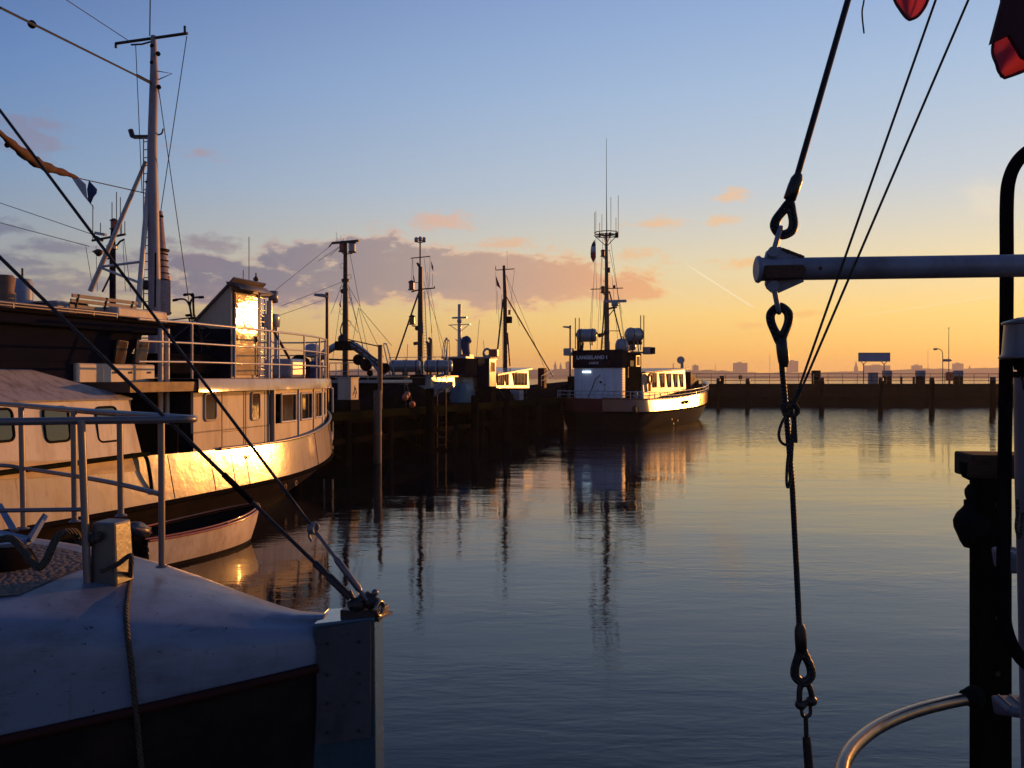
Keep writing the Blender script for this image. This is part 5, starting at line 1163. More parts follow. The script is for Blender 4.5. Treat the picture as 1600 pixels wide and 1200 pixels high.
# mast
um = 2.3; g = lambda x, y, u=um: K.ats(x, y, u)
xm = g(948.5, 560).x
mk = MB().tube([(xm, um, 1.6), (xm, um, g(948, 500).z), g(948, 440), g(947.5, 364)], [.17, .16, .12, .08], 12).build('mast', mat('ochre_mast', (.10, .07, .04), .5, amt=.4), ke)
MB().tube([g(948, 364), g(947.5, 300), g(947.5, 216)], [.035, .02, .012], 6).build('aerial', M['wire'], mk)
cp = g(947.5, 368); mb = MB()
for k in (0, 1): mb.ring(cp+V(0, 0, k*.16), (0, 0, 1), .70, .028, 18, 6)
for a in range(0, 360, 45): mb.tube([cp, cp+V(.70*cos(R(a)), .70*sin(R(a)), 0)], .02, 5)
for a in (10, 100, 190, 280): mb.tube([cp+V(0, 0, -.65), cp+V(.68*cos(R(a)), .68*sin(R(a)), 0)], .025, 6)
mb.build('aerial_platform', M['iron'], mk)
mb = MB()
for x, y1_ in ((929, 332), (931, 330), (940.5, 335), (954.5, 308), (962.5, 340), (966, 305), (937, 348)): p = g(x, 366); mb.tube([p, g(x, y1_)], .016, 5)
for x in (937, 953, 962.5, 965): p = g(x, 369); mb.lathe([(.05, -.1), (.06, 0), (.05, .22)], p, n=8)
mb.build('whip_aerial', M['wire'], mk)
lantern(mk, g(942, 400), 'redlamp', 1.3); lantern(mk, g(942, 457), 'redlamp', 1.3)
mb = MB().tube([g(942, 401), g(947, 406)], .03, 6); mb.tube([g(942, 458), g(947, 463)], .03, 6); mb.tube([g(923, 452), g(974, 450)], .03, 6); mb.lathe([(.08, 0), (.08, .2)], g(960, 451), n=8); mb.lathe([(.08, -.15), (.08, .15)], g(951.5, 422), n=8)
mb.build('crosstree', M['iron'], mk)
mb = MB()
for i in range(9):
    y = 392+i*9.5; s = -1 if i % 2 else 1; mb.tube([g(948, y), g(948, y)+V(s*.2, 0, 0), g(948, y)+V(s*.22, 0, .07)], .012, 5)
mb.build('step', M['iron'], mk)
p = g(961, 471, um-.5); mb = MB().box(-.78, .78, -.06, .06, -.07, .09); rb = mb.build('radar_bar', M['raft'], mk, .03); rb.location = p; rb.rotation_euler = (0, R(2), -.15)
mb = MB().lathe([(.12, -.30), (.22, -.24), (.22, -.10), (.10, -.06)], p, n=12); mb.build('radar_motor', M['raft'], mk); mb = MB().beam((xm, um, p.z-.38), p+V(0, 0, -.34), .3, .06); mb.tube([(xm, um, p.z-.9), p+V(0, 0, -.38)], .03, 6); mb.build('radar_platform', M['iron'], mk)
for q in ((977, 552), (939, 552)): MB().tube([g(952 if q[0] > 950 else 946, 455), g(q[0], q[1], um+(.8 if q[0] > 950 else -.2))], .045, 8).build('mast_leg', M['iron'], mk)
MB().tube([g(951, 517), g(969, 517, um+.5)], .025, 6).build('mast_brace', M['iron'], mk)
rung_ladder(mk, g(943.5, 545), g(945, 470), .16, 12, 'iron', (1, 0, 0), .016)
mb = MB(); mb.ball(g(948, 520), .2, 10); mb.ball(g(937, 524), .13, 8); mb.ball(g(931, 521), .12, 8); mb.ball(g(941, 523), .12, 8); mb.build('searchlight', M['iron'], mk)
for a_ in ((931, 372, 924, 520), (940, 400, 933, 545), (942, 372, 938, 500), (952, 390, 972, 490), (953, 370, 978, 545), (964, 452, 976, 540), (926, 450, 921, 530), (956, 430, 966, 540)): MB().tube([g(a_[0], a_[1]), g(a_[2], a_[3])], .011, 4).build('stay', M['wire'], mk)
W3 = lambda x, y, u=um: K.wor(K.ats(x, y, u))
flag('courtesy_flag', ([W3(x, y) for x, y in ((929, 375), (930, 379), (931, 384), (931, 389), (931, 393), (931, 398), (931, 402))], [W3(x, y) for x, y in ((928, 376), (925, 381), (923.5, 386), (923, 391), (922.8, 396), (923, 402), (927, 411))]), ['bluecloth', 'whitecloth', 'redcloth'], 'small blue white and red flag limp under the mast platform of the red boat')
for a_ in ((931, 340, 931, 375), (930.6, 402, 933, 480)): MB().tube([g(a_[0], a_[1]), g(a_[2], a_[3])], .009, 4).build('halyard', M['wire'], mk)

# ================================================================== CUTTERS BEHIND THE JETTY
def cutter(px, v, L, hb, name, lab, hull='navy', zt=2.0, u_off=-4):
    p = J.at(px, 600, v); wp = J.wor(p)
    fr = Frame((wp.x, wp.y), 23, name, lab, 'boat')
    st = []
    for i in range(15):
        t = i/14; u = u_off+L*t; h_ = hb*min(1, .72+t*1.1)*(1-max(0, (t-.55)/.45)**2.3) if i < 14 else .03
        st.append((u, max(.03, h_), zt+.15*(1-t)**2+.7*max(0, t-.5)**1.5*2.2, 0))
    ship_hull(fr.e, st, hull, 'black', .4, .8, 1.2, .12, .4); return fr
def mw_(fr): return lambda x, y, u=0: fr.ats(x, y, u)
# --- cutter A with blue arch gantry (mast x=540)
CA = cutter(540, -6.6, 15, 2.3, 'fishing_cutter', 'fishing cutter with pale blue arch gantry and T-topped mast behind the power cabinet', 'navy', 2.1, -6); ca = CA.e; g = mw_(CA)
house(ca, 'wheelhouse', -1.6, 1.7, -1.6, 2.6, 1.7, g(540, 590).z, 'navy', .1, .2)
m_ = MB().tube([(0, 0, 1.8), (0, 0, g(0, 520).z), (0, 0, g(540, 440).z), (0, 0, g(540, 378).z)], [.15, .15, .12, .10], 12).build('mast', M['iron'], ca)
mb = MB().beam(g(519, 380), g(561, 376), .12, .10); mb.tube([g(519, 380), g(514, 386)], .03, 6); mb.build('yard', M['iron'], m_)
mb = MB()
for x, h_ in ((526, 362), (528, 371), (533, 368), (537, 372), (543, 372)): mb.tube([g(x, 378), g(x-.5, h_)], .008, 4)
mb.build('whip_aerial', M['wire'], m_)
lantern(m_, g(550.5, 393), 'raft', 1.7); lantern(m_, g(535, 392), 'redlamp', 1.6); mb = MB().tube([g(534, 394), g(537, 397), g(551, 396)], .025, 6); mb.build('bracket', M['iron'], m_)
MB().lathe([(.2, -.06), (.2, .06)], g(540, 438), n=12).build('collar', M['iron'], m_); MB().ball(g(535.5, 455), .12, 8).build('spotlight', M['iron'], m_); MB().ball(g(536, 530), .25, 8).build('net_block', M['iron'], m_)
mb = MB()
for i in range(6): c_ = g(540, 415+i*18); s = 1 if i % 2 else -1; mb.ring(c_+V(s*.2, 0, 0), (0, 1, 0), .12, .01, 12, 4)
mb.build('cable_loop', M['wire'], m_)
ar = [g(x, y, -2.2) for x, y in ((486, 572), (498, 560), (510, 549), (524, 541), (540, 539), (556, 541), (570, 552), (586, 568), (600, 584))]
MB().tube(ar, [.17]*9, 8).build('arch_gantry', M['blue'], ca)
mb = MB().beam(g(541, 536, -2.3), g(597, 575, -2.3), .12, .14); mb.beam(g(549, 535, -2.6), g(597, 568, -2.6), .06, .08)
for t in (0, .2, .4, .6, .8, 1): mb.beam(g(545+t*50, 538+t*34, -2.3), g(551+t*48, 536+t*32, -2.6), .05, .05)
mb.build('loading_boom', M['iron'], ca)
MB().tube([g(505, 561, -2.2), g(572, 564, -2.2)], .045, 6).build('gantry_bar', M['iron'], ca); MB().tube([g(542, 530, -1), g(591, 541, -1)], .03, 6).build('gaff', M['iron'], ca)
p = g(538, 540, -2.2); MB().box(p.x-.4, p.x+.45, p.y-.2, p.y+.2, p.z-.22, p.z+.2).build('winch_block', M['tar'], ca, .05)
for x, y, s_ in ((560, 562, .25), (572, 570, .28), (602, 575, .22), (578, 583, .14)): MB().ball(g(x, y, -2.3), s_, 10).build('block', M['tar'], ca)
railing(ca, [g(x, 593, -1.9) for x in (515, 525, 533, 545, 560, 575, 590)], .75, (1, .5), 'rail', .02, None, 'railing')
a_ = g(515, 594, -1.85); b2 = g(594, 596, -1.85); MB().box(a_.x, b2.x, -1.9, 1.0, b2.z-.08, b2.z+.06).build('boat_deck', M['raft'], ca, .02)
for a_ in ((536, 382, 515, 400), (531, 385, 497, 408), (536, 440, 517, 490), (544, 382, 563, 480), (544, 445, 580, 600), (545, 448, 563, 480), (560, 480, 583, 588), (562, 482, 600, 560), (543, 450, 572, 560), (536, 445, 520, 560), (544, 500, 560, 520), (563, 482, 612, 540), (560, 482, 552, 530)): MB().tube([g(a_[0], a_[1]), g(a_[2], a_[3])], .012, 4).build('stay', M['wire'], m_)
for a_ in ((536, 440, 440, 478), (518, 383, 420, 462), (508, 468, 430, 495)): MB().tube([g(a_[0], a_[1]), g(a_[2], a_[3], -6)], .01, 4).build('aerial_wire', M['wire'], m_)
MB().tube(smooth([g(538, 498), g(532, 515), g(535, 530), g(533, 520)], 4), .03, 6).build('coiled_rope', M['rope'], m_)
flag('courtesy_flag', ([CA.wor(g(x, y)) for x, y in ((532, 470), (532, 473), (532.5, 476))], [CA.wor(g(x, y)) for x, y in ((531, 471), (530, 477), (534, 482))]), ['whitecloth', 'redcloth'], 'tiny red and white flag low on the T-topped mast')
M['gold'] = mat('sun_tinted_white_paint', (.50, .39, .26), .22, spec=.22, dirt=(.3, .2, .1), amt=.4, rv=.04, bump=.5, bscale=1.4)  # golden sunlight tinted into a white paint
# --- cutter B with life rafts (mast x=657)
CB = cutter(657, -6.8, 17, 2.4, 'fishing_cutter', 'fishing cutter with a row of white life rafts and three-lamp mast behind the net heap', 'navy', 2.1, -8); cb = CB.e; g = mw_(CB)
wb = g(607, 590, -2.0); wc = g(673, 590, -2.0); zt_ = wb.z+.05
MB().box(wb.x, wc.x, -1.9, 4.0, 1.6, zt_).build('deckhouse', M['white'], cb, .03)
a_, b2 = g(617, 590, -2.0), g(663, 602, -2.0); MB().box(a_.x, b2.x, -1.94, -1.91, b2.z, a_.z-.02).build('window_band', M['glass'], cb)
MB().box(wb.x-.15, wc.x+.3, -2.1, 4.2, zt_+.003, zt_+.11).build('boat_deck', M['navy'], cb, .02)
zc = zt_+.1
for x in (623, 643, 677, 693): p = g(x, 572, -1.35); raft(cb, (p.x, -1.35, p.z), .95, .33, (1, .35, 0))
a_, b2 = g(673, 591, -4.8), g(700, 591, -4.8); vx = wc.x
MB().box(vx-.6, vx+.0, -1.8, 1.9, 1.7, zt_-.05).build('side_cabin', M['whiteg'], cb, .02)
# golden cabin face seen right of the rafts
a_ = CB.at(673, 590, wc.x+.9); 
gu0, gu1 = CB.at(676, 590, wc.x+.38).y, CB.at(713, 590, wc.x+.38).y
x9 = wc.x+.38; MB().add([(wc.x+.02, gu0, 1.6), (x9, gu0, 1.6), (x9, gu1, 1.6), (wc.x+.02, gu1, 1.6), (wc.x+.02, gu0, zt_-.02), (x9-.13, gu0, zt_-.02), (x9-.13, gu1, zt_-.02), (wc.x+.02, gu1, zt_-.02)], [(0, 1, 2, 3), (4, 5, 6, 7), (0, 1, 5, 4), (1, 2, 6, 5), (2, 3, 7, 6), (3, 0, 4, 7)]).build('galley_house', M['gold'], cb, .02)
for k in range(3): win_side(cb, wc.x+.31, gu0+(gu1-gu0)*(.2+.3*k), zt_-.85, (gu1-gu0)*.14, .55, 1, 'glassw', 'whiteg')
MB().box(wc.x+.02, wc.x+.46, gu0-.1, gu1+.1, zt_-.015, zt_+.06).build('galley_roof', M['raft'], cb)
for y, x0_ in ((565, 634),): railing(cb, [(p.x, -1.9, zc) for p in (g(608, 0, -1.9), g(634, 0, -1.9), g(658, 0, -1.9), g(680, 0, -1.9), g(700, 0, -1.9))], .95, (1, .5), 'rail', .018, None, 'boat_deck_railing')
m_ = MB().tube([(0, 0, 1.8), (0, 0, g(0, 520).z), (0, 0, g(657, 417).z)], [.17, .16, .12], 12).build('mast', M['iron'], cb)
MB().tube([g(656.5, 417), g(656.5, 378)], .045, 8).build('topmast', M['iron'], m_)
for x, y in ((650.5, 375), (656.5, 374), (662.5, 375)): MB().lathe([(.03, -.14), (.11, -.1), (.12, .08), (.05, .16)], g(x, y), n=10).build('lamp', M['raft'], m_)
mb = MB().tube([g(650, 377), g(656, 380), g(663, 377)], .03, 6); mb.tube([g(642, 403.5), g(672.5, 400.5)], .03, 6); mb.tube([g(643, 456), g(657, 452), g(679, 450)], .04, 6); mb.tube([g(644, 509), g(658, 511)], .04, 6); mb.tube([g(646, 431), g(648, 441), g(655, 442)], .025, 6); mb.tube([g(652, 411), g(656, 418)], .07, 8); mb.tube([g(679, 451), g(679, 447)], .03, 6); mb.build('crosstree', M['iron'], m_)
lantern(m_, g(643, 452), 'redlamp', 1.7); lantern(m_, g(644, 506), 'redlamp', 1.7); MB().ball(g(651.5, 513), .13, 8).build('spotlight', M['iron'], m_)
MB().tube([g(654, 458), g(617, 566)], .05, 8).build('mast_leg', M['iron'], m_); rung_ladder(m_, g(665, 560), g(661, 455), .18, 22, 'rail', (1, 0, 0), .014)
for a_ in ((644, 404, 643, 452), (663, 404, 675, 520), (672, 402, 671, 448), (668, 425, 677, 560), (676, 428, 676, 448), (662, 440, 700, 560), (672, 450, 696, 580), (645, 405, 646, 440), (664, 455, 667, 540)): MB().tube([g(a_[0], a_[1]), g(a_[2], a_[3])], .011, 4).build('stay', M['wire'], m_)
flag('courtesy_flag', ([CB.wor(g(x, y)) for x, y in ((673, 408), (674, 413), (674, 418))], [CB.wor(g(x, y)) for x, y in ((674, 409), (677, 417), (677, 424))]), ['tar', 'redcloth'], 'dark furled flag hanging from the crosstree of the three-lamp mast')
MB().tube([g(637, 538), g(636, 565)], .015, 5).build('whip_aerial', M['wire'], cb)
MB().tube(smooth([g(647, 537, 1), g(654, 537, 1), g(655, 545, 1), (g(655, 545, 1).x, 1, zc)], 4), .10, 10).build('exhaust_pipe', M['iron'], cb)
for x, yt in ((657.5, 524), (673, 530), (669, 536)): p = g(x, yt, .8); MB().tube([(p.x, .8, zc), p, p+V(-.12, 0, .06)], .085, 10).build('exhaust_pipe', M['rust'], cb)
for (xa, xb, yt, xs, uu) in ((600, 605, 539, 612, -1.8), (696, 699, 531, 690, -1.5)):
    a_, b2 = g(xa, yt, uu), g(xb, yt, uu); MB().tube(smooth([(g(xs, 568, uu).x, uu, zc-.3), a_+V(0, 0, -.1), (a_+b2)/2+V(0, 0, .04), b2+V(0, 0, -.1), (g(xs+7, 568, uu).x, uu, zc-.3)], 4), .03, 6).build('davit', M['rail'], cb)
# --- pilot cutter C: radar post x=717, hooked dark ventilator, small wheelhouse x=750-775
CC = cutter(735, -6.9, 14, 2.3, 'fishing_cutter', 'cutter with radar post and dark curved funnel left of the A-frame mast cutter', 'navy', 2.1, -6); cc_ = CC.e; g = mw_(CC)
a_, b2 = g(692, 562, -3), g(764, 562, -3)
b2.x = CC.ats(774, 562, 1.5).x
MB().box(a_.x, b2.x, -2.9, 1.5, 1.7, g(720, 560, -3).z).build('deckhouse', M['navy'], cc_, .03)
MB().box(a_.x-.1, b2.x+.1, -3.05, 1.6, g(720, 560, -3).z+.003, g(720, 560, -3).z+.12).build('roof', M['raft'], cc_, .02)
zc = g(720, 560, -3).z+.12
c0, c1 = g(745, 583, -3.4), g(774, 583, -3.4); w0, w1 = c0.x, c1.x; zt2 = g(760, 560, -3.4).z
fw = MB()
for (x0_, x1_, z0_, z1_) in ((w0, g(748, 0, -3.4).x, 1.7, zt2), (g(757, 0, -3.4).x, g(763, 0, -3.4).x, 1.7, zt2), (g(748, 0, -3.4).x, g(757, 0, -3.4).x, 1.7, g(0, 576, -3.4).z), (g(748, 0, -3.4).x, g(757, 0, -3.4).x, g(0, 568, -3.4).z, zt2)): fw.box(x0_, x1_, -3.4, -3.32, z0_, z1_)
fw.box(w0, w0+.06, -3.32, -2.35, 1.7, zt2); fw.build('wheelhouse', M['navy'], cc_)
MB().box(g(748, 0, -3.4).x, g(757, 0, -3.4).x, -3.37, -3.35, g(0, 576, -3.4).z, g(0, 568, -3.4).z).build('window', mat('see_through_pane', (.6, .5, .35), .05, trans=.95, amt=.1), cc_)
x0_ = g(763.5, 0, -3.4).x
uq = CC.at(775, 580, x0_+.06).y
MB().box(x0_, x0_+.06, -3.4, uq, 1.7, zt2-.02).build('wheelhouse_side', M['gold'], cc_, .01)  # starboard face takes the sun-tinted paint, aft face stays dark
win_side(cc_, x0_+.065, (-3.4+uq)/2, zt2-.75, (uq+3.4)*.45, .5, 1, 'glassw', 'whiteg')
MB().box(w0-.1, x0_+.2, -3.6, uq+.1, zt2+.003, zt2+.1).build('wheelhouse_roof', M['cream'], cc_, .02)
mb = MB().box(x0_-.1, x0_+.45, -3.2, -2.9, zt2+.1, zt2+.55); mb.build('red_locker', M['red'], cc_, .03); MB().ring(g(761, 551, -3), (0, 1, 0), .22, .07, 18, 8).build('lifebuoy', M['raft'], cc_)
MB().tube([g(755, 552, -3), g(756, 556, -3), g(762, 558, -3)], .06, 6).build('searchlight', M['tar'], cc_)
pm = MB().tube([(g(718, 0).x, 0, zc), (g(718, 0).x, 0, g(0, 503).z)], [.13, .11], 12).build('radar_post', M['rail'], cc_)
mb = MB().box(-.52, .52, -.07, .07, -.05, .06); rb = mb.build('radar_bar', M['raft'], pm, .03); rb.location = g(718, 496.5)
mb = MB().lathe([(.1, -.3), (.16, -.22), (.16, -.08), (.08, 0)], g(718, 498), n=12); mb.beam(g(701, 508), g(735, 506.5), .08, .05); mb.tube([g(703, 508), g(717, 518)], .02, 5); mb.tube([g(733, 507), g(719, 518)], .02, 5); mb.build('radar_platform', M['raft'], pm)
rung_ladder(pm, g(715.5, 558), g(715.5, 535), .12, 5, 'rail', (1, 0, 0), .012)
MB().tube([g(712, 530), g(717, 535)], .03, 6).build('bracket', M['iron'], pm)
MB().tube(smooth([(g(728, 0).x, .2, zc), g(727.5, 545, .2), g(727, 536, .2), g(729, 531, .2), g(733, 536, .2)], 4), [.24, .24, .24, .25, .26, .27, .28, .28, .28, .29, .30, .30, .28, .26, .24, .22, .2], 10).build('funnel', M['bluecloth'], cc_)
MB().box(g(722, 0).x, g(737, 0).x, -.3, .3, zc, zc+.22).build('funnel_base', M['red'], cc_, .02)
for a_ in ((744, 560, 749, 500), (757, 552, 755.5, 532)): MB().tube([g(a_[0], a_[1], -1), g(a_[2], a_[3], -1)], .014, 4).build('whip_aerial', M['wire'], cc_)
for xa, xb, xs in ((694, 699, 690), (700, 702, 697)):
    a_, b2 = g(xa, 534, -2), g(xb, 534, -2); MB().tube(smooth([(g(xs, 0, -2).x, -2, zc-.1), a_, (a_+b2)/2+V(0, 0, .1), b2, (g(xs+6, 0, -2).x, -2, zc-.1)], 4), .025, 6).build('davit', M['rail'], cc_)
# --- cutter D with lit saloon (mast x=790)
CD = cutter(789, -6.6, 22, 2.5, 'excursion_cutter', 'excursion cutter with golden lit window row and A-frame mast left of the red boat', 'navy', 2.15, -6); cd = CD.e; g = mw_(CD)
vS = 2.0; a_ = CD.at(777, 588, vS); b2 = CD.at(828, 578, vS); z0_ = CD.at(800, 606, vS).z
MB().add([(s*(vS-.12*k), u, z) for (u, zz) in ((a_.y, a_.z), (b2.y, b2.z)) for k, z in enumerate((1.75, zz)) for s in (-1, 1)], [(0, 1, 3, 2), (4, 5, 7, 6), (0, 4, 6, 2), (1, 3, 7, 5), (2, 3, 7, 6), (0, 1, 5, 4)]).build('saloon', M['saloonp'], cd, .03)
MB().add([(s*(vS+.12), u, z) for (u, zz) in ((a_.y-.2, a_.z), (b2.y+.2, b2.z)) for z in (zz+.01, zz+.16) for s in (-1, 1)], [(0, 1, 3, 2), (4, 5, 7, 6), (0, 4, 6, 2), (1, 3, 7, 5), (2, 3, 7, 6), (0, 1, 5, 4)]).build('saloon_roof', M['raft'], cd, .03)
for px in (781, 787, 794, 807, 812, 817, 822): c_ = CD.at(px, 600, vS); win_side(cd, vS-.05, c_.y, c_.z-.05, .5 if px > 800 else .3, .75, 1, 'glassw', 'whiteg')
bq_ = CD.at(848, 590, 1.0); MB().box(.6, 1.1, bq_.y, bq_.y+.6, 2.2, CD.at(852, 575, 1).z).build('bow_locker', M['darkred'], cd, .04)
m_ = MB().tube([(g(790, 0).x, 0, 2), (g(789.5, 0).x, 0, g(0, 500).z), g(787.5, 415)], [.17, .15, .10], 12).build('mast', M['iron'], cd)
mb = MB().tube([g(775, 422), g(804, 420)], .035, 6); mb.tube([g(774.5, 416), g(774.5, 422)], .03, 6); mb.tube([g(793, 421), g(792, 392)], .012, 5); mb.build('crosstree', M['iron'], m_)
rung_ladder(m_, g(788, 575), g(785.5, 460), .2, 24, 'rail', (1, 0, 0), .016)
MB().tube([g(786, 468), g(776, 560, -1)], .06, 8).build('mast_leg', M['iron'], m_); MB().tube([g(792, 465), (0.2, CD.at(864, 590, .2).y, CD.at(865, 588, .2).z)], [.06, .05], 8).build('mast_leg', M['iron'], m_)
MB().tube([g(793, 520), g(797, 572)], .06, 8).build('red_pipe', M['red'], m_); p = g(795, 498); MB().box(p.x-.15, p.x+.2, -.15, .15, p.z-.3, p.z+.15).build('lamp_box', M['tar'], m_, .03); lantern(m_, g(796, 491), 'orange', 1.0)
for a_ in ((774.5, 424, 776, 490), (804, 421, 800, 455), (791, 430, 812, 510), (800, 455, 797, 485), (777, 455, 780, 510)): MB().tube([g(a_[0], a_[1]), g(a_[2], a_[3])], .011, 4).build('stay', M['wire'], m_)
MB().tube([g(791, 430), CD.at(850, 572, .3)], .014, 4).build('stay', M['wire'], m_)
flag('courtesy_flag', ([CD.wor(g(x, y)) for x, y in ((774.5, 429), (775, 436), (776, 446))], [CD.wor(g(x, y)) for x, y in ((774.5, 430), (779, 441), (783, 452))]), ['redcloth', 'redcloth'], 'red flag hanging slack from the A-frame mast crosstree')
bw = [CD.at(x, 600, v) for x, v in ((846, 1.9), (853, 1.6), (860, 1.1), (866, .4))]
railing(cd, [(p.x, p.y, CD.at(x, y, p.x).z) for p, x, y in zip(bw, (846, 853, 860, 866), (603, 599, 594, 590))], .7, (1, .5), 'rail', .02, None, 'bow_railing')

# ================================================================== RIGHT FOREGROUND RIG
YB = 3.5
bo = empty('outrigger_boom', P(1250, 418, YB), 0, 'white painted horizontal boom pipe reaching in from the right edge with a rusty end bracket', 'boom'); ob = Vector(bo.location)
q = lambda x, y, Y=YB: P(x, y, Y)-ob
MB().tube([q(1184, 421), q(1400, 418), q(1600, 415), q(2500, 402)], .048, 20).build('pipe', M['boom'], bo)
MB().lathe([(.046, 0), (.056, .004), (.058, .012), (.05, .022), (.048, .05)], q(1181, 421), (1, 0, .01), 20).build('end_collar', M['boom'], bo)
for up in (1, -1):
    pts = [(1196, 403), (1199, 392), (1208, 385), (1219, 385), (1257, 402), (1256, 408), (1198, 408)] if up > 0 else [(1198, 436), (1256, 434), (1257, 440), (1219, 457), (1208, 457), (1200, 450), (1197, 443)]
    MB().prism([q(x, y, YB-.014) for x, y in pts], (0, .028, 0)).build('lug_plate', M['boom'], bo, .004)
MB().prism([q(x, y, YB-.06) for x, y in ((1196, 414), (1256, 413), (1261, 420), (1256, 434), (1198, 436), (1194, 425))], (0, .02, 0)).build('rusty_gusset', M['scale'], bo, .006)
MB().beam(q(1222, 389, YB-.016), q(1256, 402, YB-.016), .01, .012, (0, 1, 0)).build('rust_edge', M['scale'], bo)
mb = MB()
for x, y in ((1232, 393), (1240, 405), (1226, 406), (1250, 400), (1282, 419)): mb.lathe([(.009, 0), (.005, .003)], q(x, y, YB-.016 if x < 1260 else YB-.047), (0, -1, 0), 7)
mb.build('rust_patch', M['scale'], bo)
def shackle(o, ctr, endp, m, r_=.011, wd=.030, pin=True):
    """U from two pin eyes at ctr to the bow at endp; bow plane turned edge-on"""
    c, e = Vector(ctr), Vector(endp); d = (e-c).normalized(); s = V(.35, 1, 0).normalized()*wd
    L_ = (e-c).length
    pts = smooth([c-s, c-s+d*L_*.55, c-s*.7+d*L_*.88, c+d*L_, c+s*.7+d*L_*.88, c+s+d*L_*.55, c+s], 5)
    MB().tube(pts, r_, 10).build('shackle', m, o)
    mb = MB().tube([c-s*1.45, c+s*1.45], r_*.9, 10)
    for k in (-1, 1): mb.lathe([(r_*2.0, -r_), (r_*2.1, 0), (r_*2.0, r_)], c+s*k*1.05, s, 14)
    mb.build('shackle_pin', m, o)
shackle(bo, q(1209, 395), q(1220, 356), M['boom'])
shackle(bo, q(1209, 448), q(1217, 488), M['boom'])
def wire_thing(name, lab, path, r_, eyes, cat='cable'):
    o = empty(name, path[0], 0, lab, cat); og = Vector(path[0])
    MB().tube([p-og for p in path], r_, 10).build('wire', M['wire'], o)
    for (apex, far, wd, sleeve0, sleeve1) in eyes:
        a, f_, s0, s1 = [Vector(p)-og for p in (apex, far, sleeve0, sleeve1)]; d = f_-a; n = V(d.z, 0, -d.x).normalized()*wd
        loop = smooth([a, a+d*.30+n*.55, a+d*.62+n*.98, a+d*.84+n*.86, f_, a+d*.84-n*.86, a+d*.62-n*.98, a+d*.30-n*.55], 6, True)
        MB().tube(loop, [r_*1.25]*len(loop), 10, True).build('eye_splice', M['wire'], o)
        loop = smooth([a+d*.22, a+d*.42+n*.5, a+d*.64+n*.72, a+d*.82+n*.60, a+d*.92, a+d*.82-n*.60, a+d*.64-n*.72, a+d*.42-n*.5], 6, True)
        MB().tube(loop, [r_*.95]*len(loop), 8, True).build('thimble', M['iron'], o)
        L_ = (s1-s0).length; dd = (s1-s0).normalized()
        MB().lathe([(r_*1.2, 0), (r_*1.9, L_*.04), (r_*2.0, L_*.5), (r_*1.9, L_*.8), (r_*1.2, L_)], s0, dd, 14).build('sleeve', M['iron'], o)
    return o
q_ = lambda x, y, Y=YB: P(x, y, Y)
wire_thing('upper_stay_cable', 'black wire cable rising from the boom end to the top of the photo', [q_(1236, 312), q_(1246, 274), q_(1325, 0, 3.6), q_(1440, -400, 3.75), q_(1700, -1300, 4.1)], .0135, [(q_(1234, 316), q_(1221, 368), .042, q_(1233, 313), q_(1248, 272))])
wire_thing('lower_stay_cable', 'black wire cable hanging from the boom end down past the knot to a shackle', [q_(1219, 528), q_(1222, 575), q_(1228, 640), q_(1238, 760), q_(1249, 980)], .0125, [(q_(1219, 536), q_(1218, 478), .042, q_(1220, 528), q_(1226, 574)), (q_(1252, 1012), q_(1256, 1068), .038, q_(1252, 1018), q_(1250, 975))])
sh2 = empty('shackle_and_bottle_screw', q_(1260, 1095), 0, 'dark shackle and bottle screw hanging below the lower wire eye', 'shackle'); og = Vector(sh2.location)
q2_ = lambda x, y, Y=YB: P(x, y, Y)-og
MB().tube(smooth([q2_(1249, 1096), q2_(1250, 1075), q2_(1257, 1062), q2_(1265, 1074), q2_(1269, 1090)], 5), .0125, 10).build('shackle_bow', M['iron'], sh2)
mb = MB(); mb.ball(q2_(1251, 1101), .024, 12, .9); mb.ball(q2_(1268, 1095), .024, 12, .9); mb.tube([q2_(1249, 1103), q2_(1272, 1093)], .014, 10); mb.build('pin', M['iron'], sh2)
MB().tube(smooth([q2_(1252, 1104), q2_(1254, 1117), q2_(1260, 1120), q2_(1266, 1115), q2_(1266, 1102)], 5), .008, 8).build('link', M['iron'], sh2)
MB().tube([q2_(1259, 1118), q2_(1260, 1150)], .010, 10).build('rod', M['iron'], sh2)
MB().tube([q2_(1260, 1150), q2_(1261, 1162), q2_(1264, 1200), q2_(1272, 1400)], [.016, .018, .019, .02], 12).build('bottle_screw', M['iron'], sh2)
# thin halyards tied to the lower cable with a knot
hy = empty('signal_halyard', q_(1240, 640, 3.46), 0, 'pair of thin lines slanting up right, knotted round the lower black cable', 'rope'); og = Vector(hy.location)
h3 = lambda x, y, Y=3.425: P(x, y, Y)-og
MB().tube([h3(1238, 636), h3(1462, 0), h3(1750, -820)], .0052, 8).build('line', M['rope'], hy); MB().tube([h3(1241, 634), h3(1513, 0), h3(1830, -740)], .0052, 8).build('line', M['rope'], hy)
mb = MB()
for i in range(6): mb.ring(h3(1229+i*.6, 634+i*3, 3.5), (0.15, .1, 1), .024-.001*i, .0065, 18, 8)
mb.tube(smooth([h3(1226, 636), h3(1236, 628, 3.42), h3(1246, 636, 3.42), h3(1247, 645), h3(1239, 650, 3.42), h3(1230, 646)], 5), .0075, 8); mb.build('knot', M['rope'], hy); mb = MB(); mb.tube(smooth([h3(1240, 632), h3(1244, 640, 3.43), h3(1243, 650), h3(1238, 648), h3(1237, 636)], 5), .007, 8); mb.build('hitch', M['rope'], hy)
mb = MB().tube(smooth([h3(1228, 650), h3(1221, 662), h3(1217, 678), h3(1220, 690), h3(1228, 695), h3(1236, 692), h3(1240, 675), h3(1238, 652)], 6), .0062, 8)
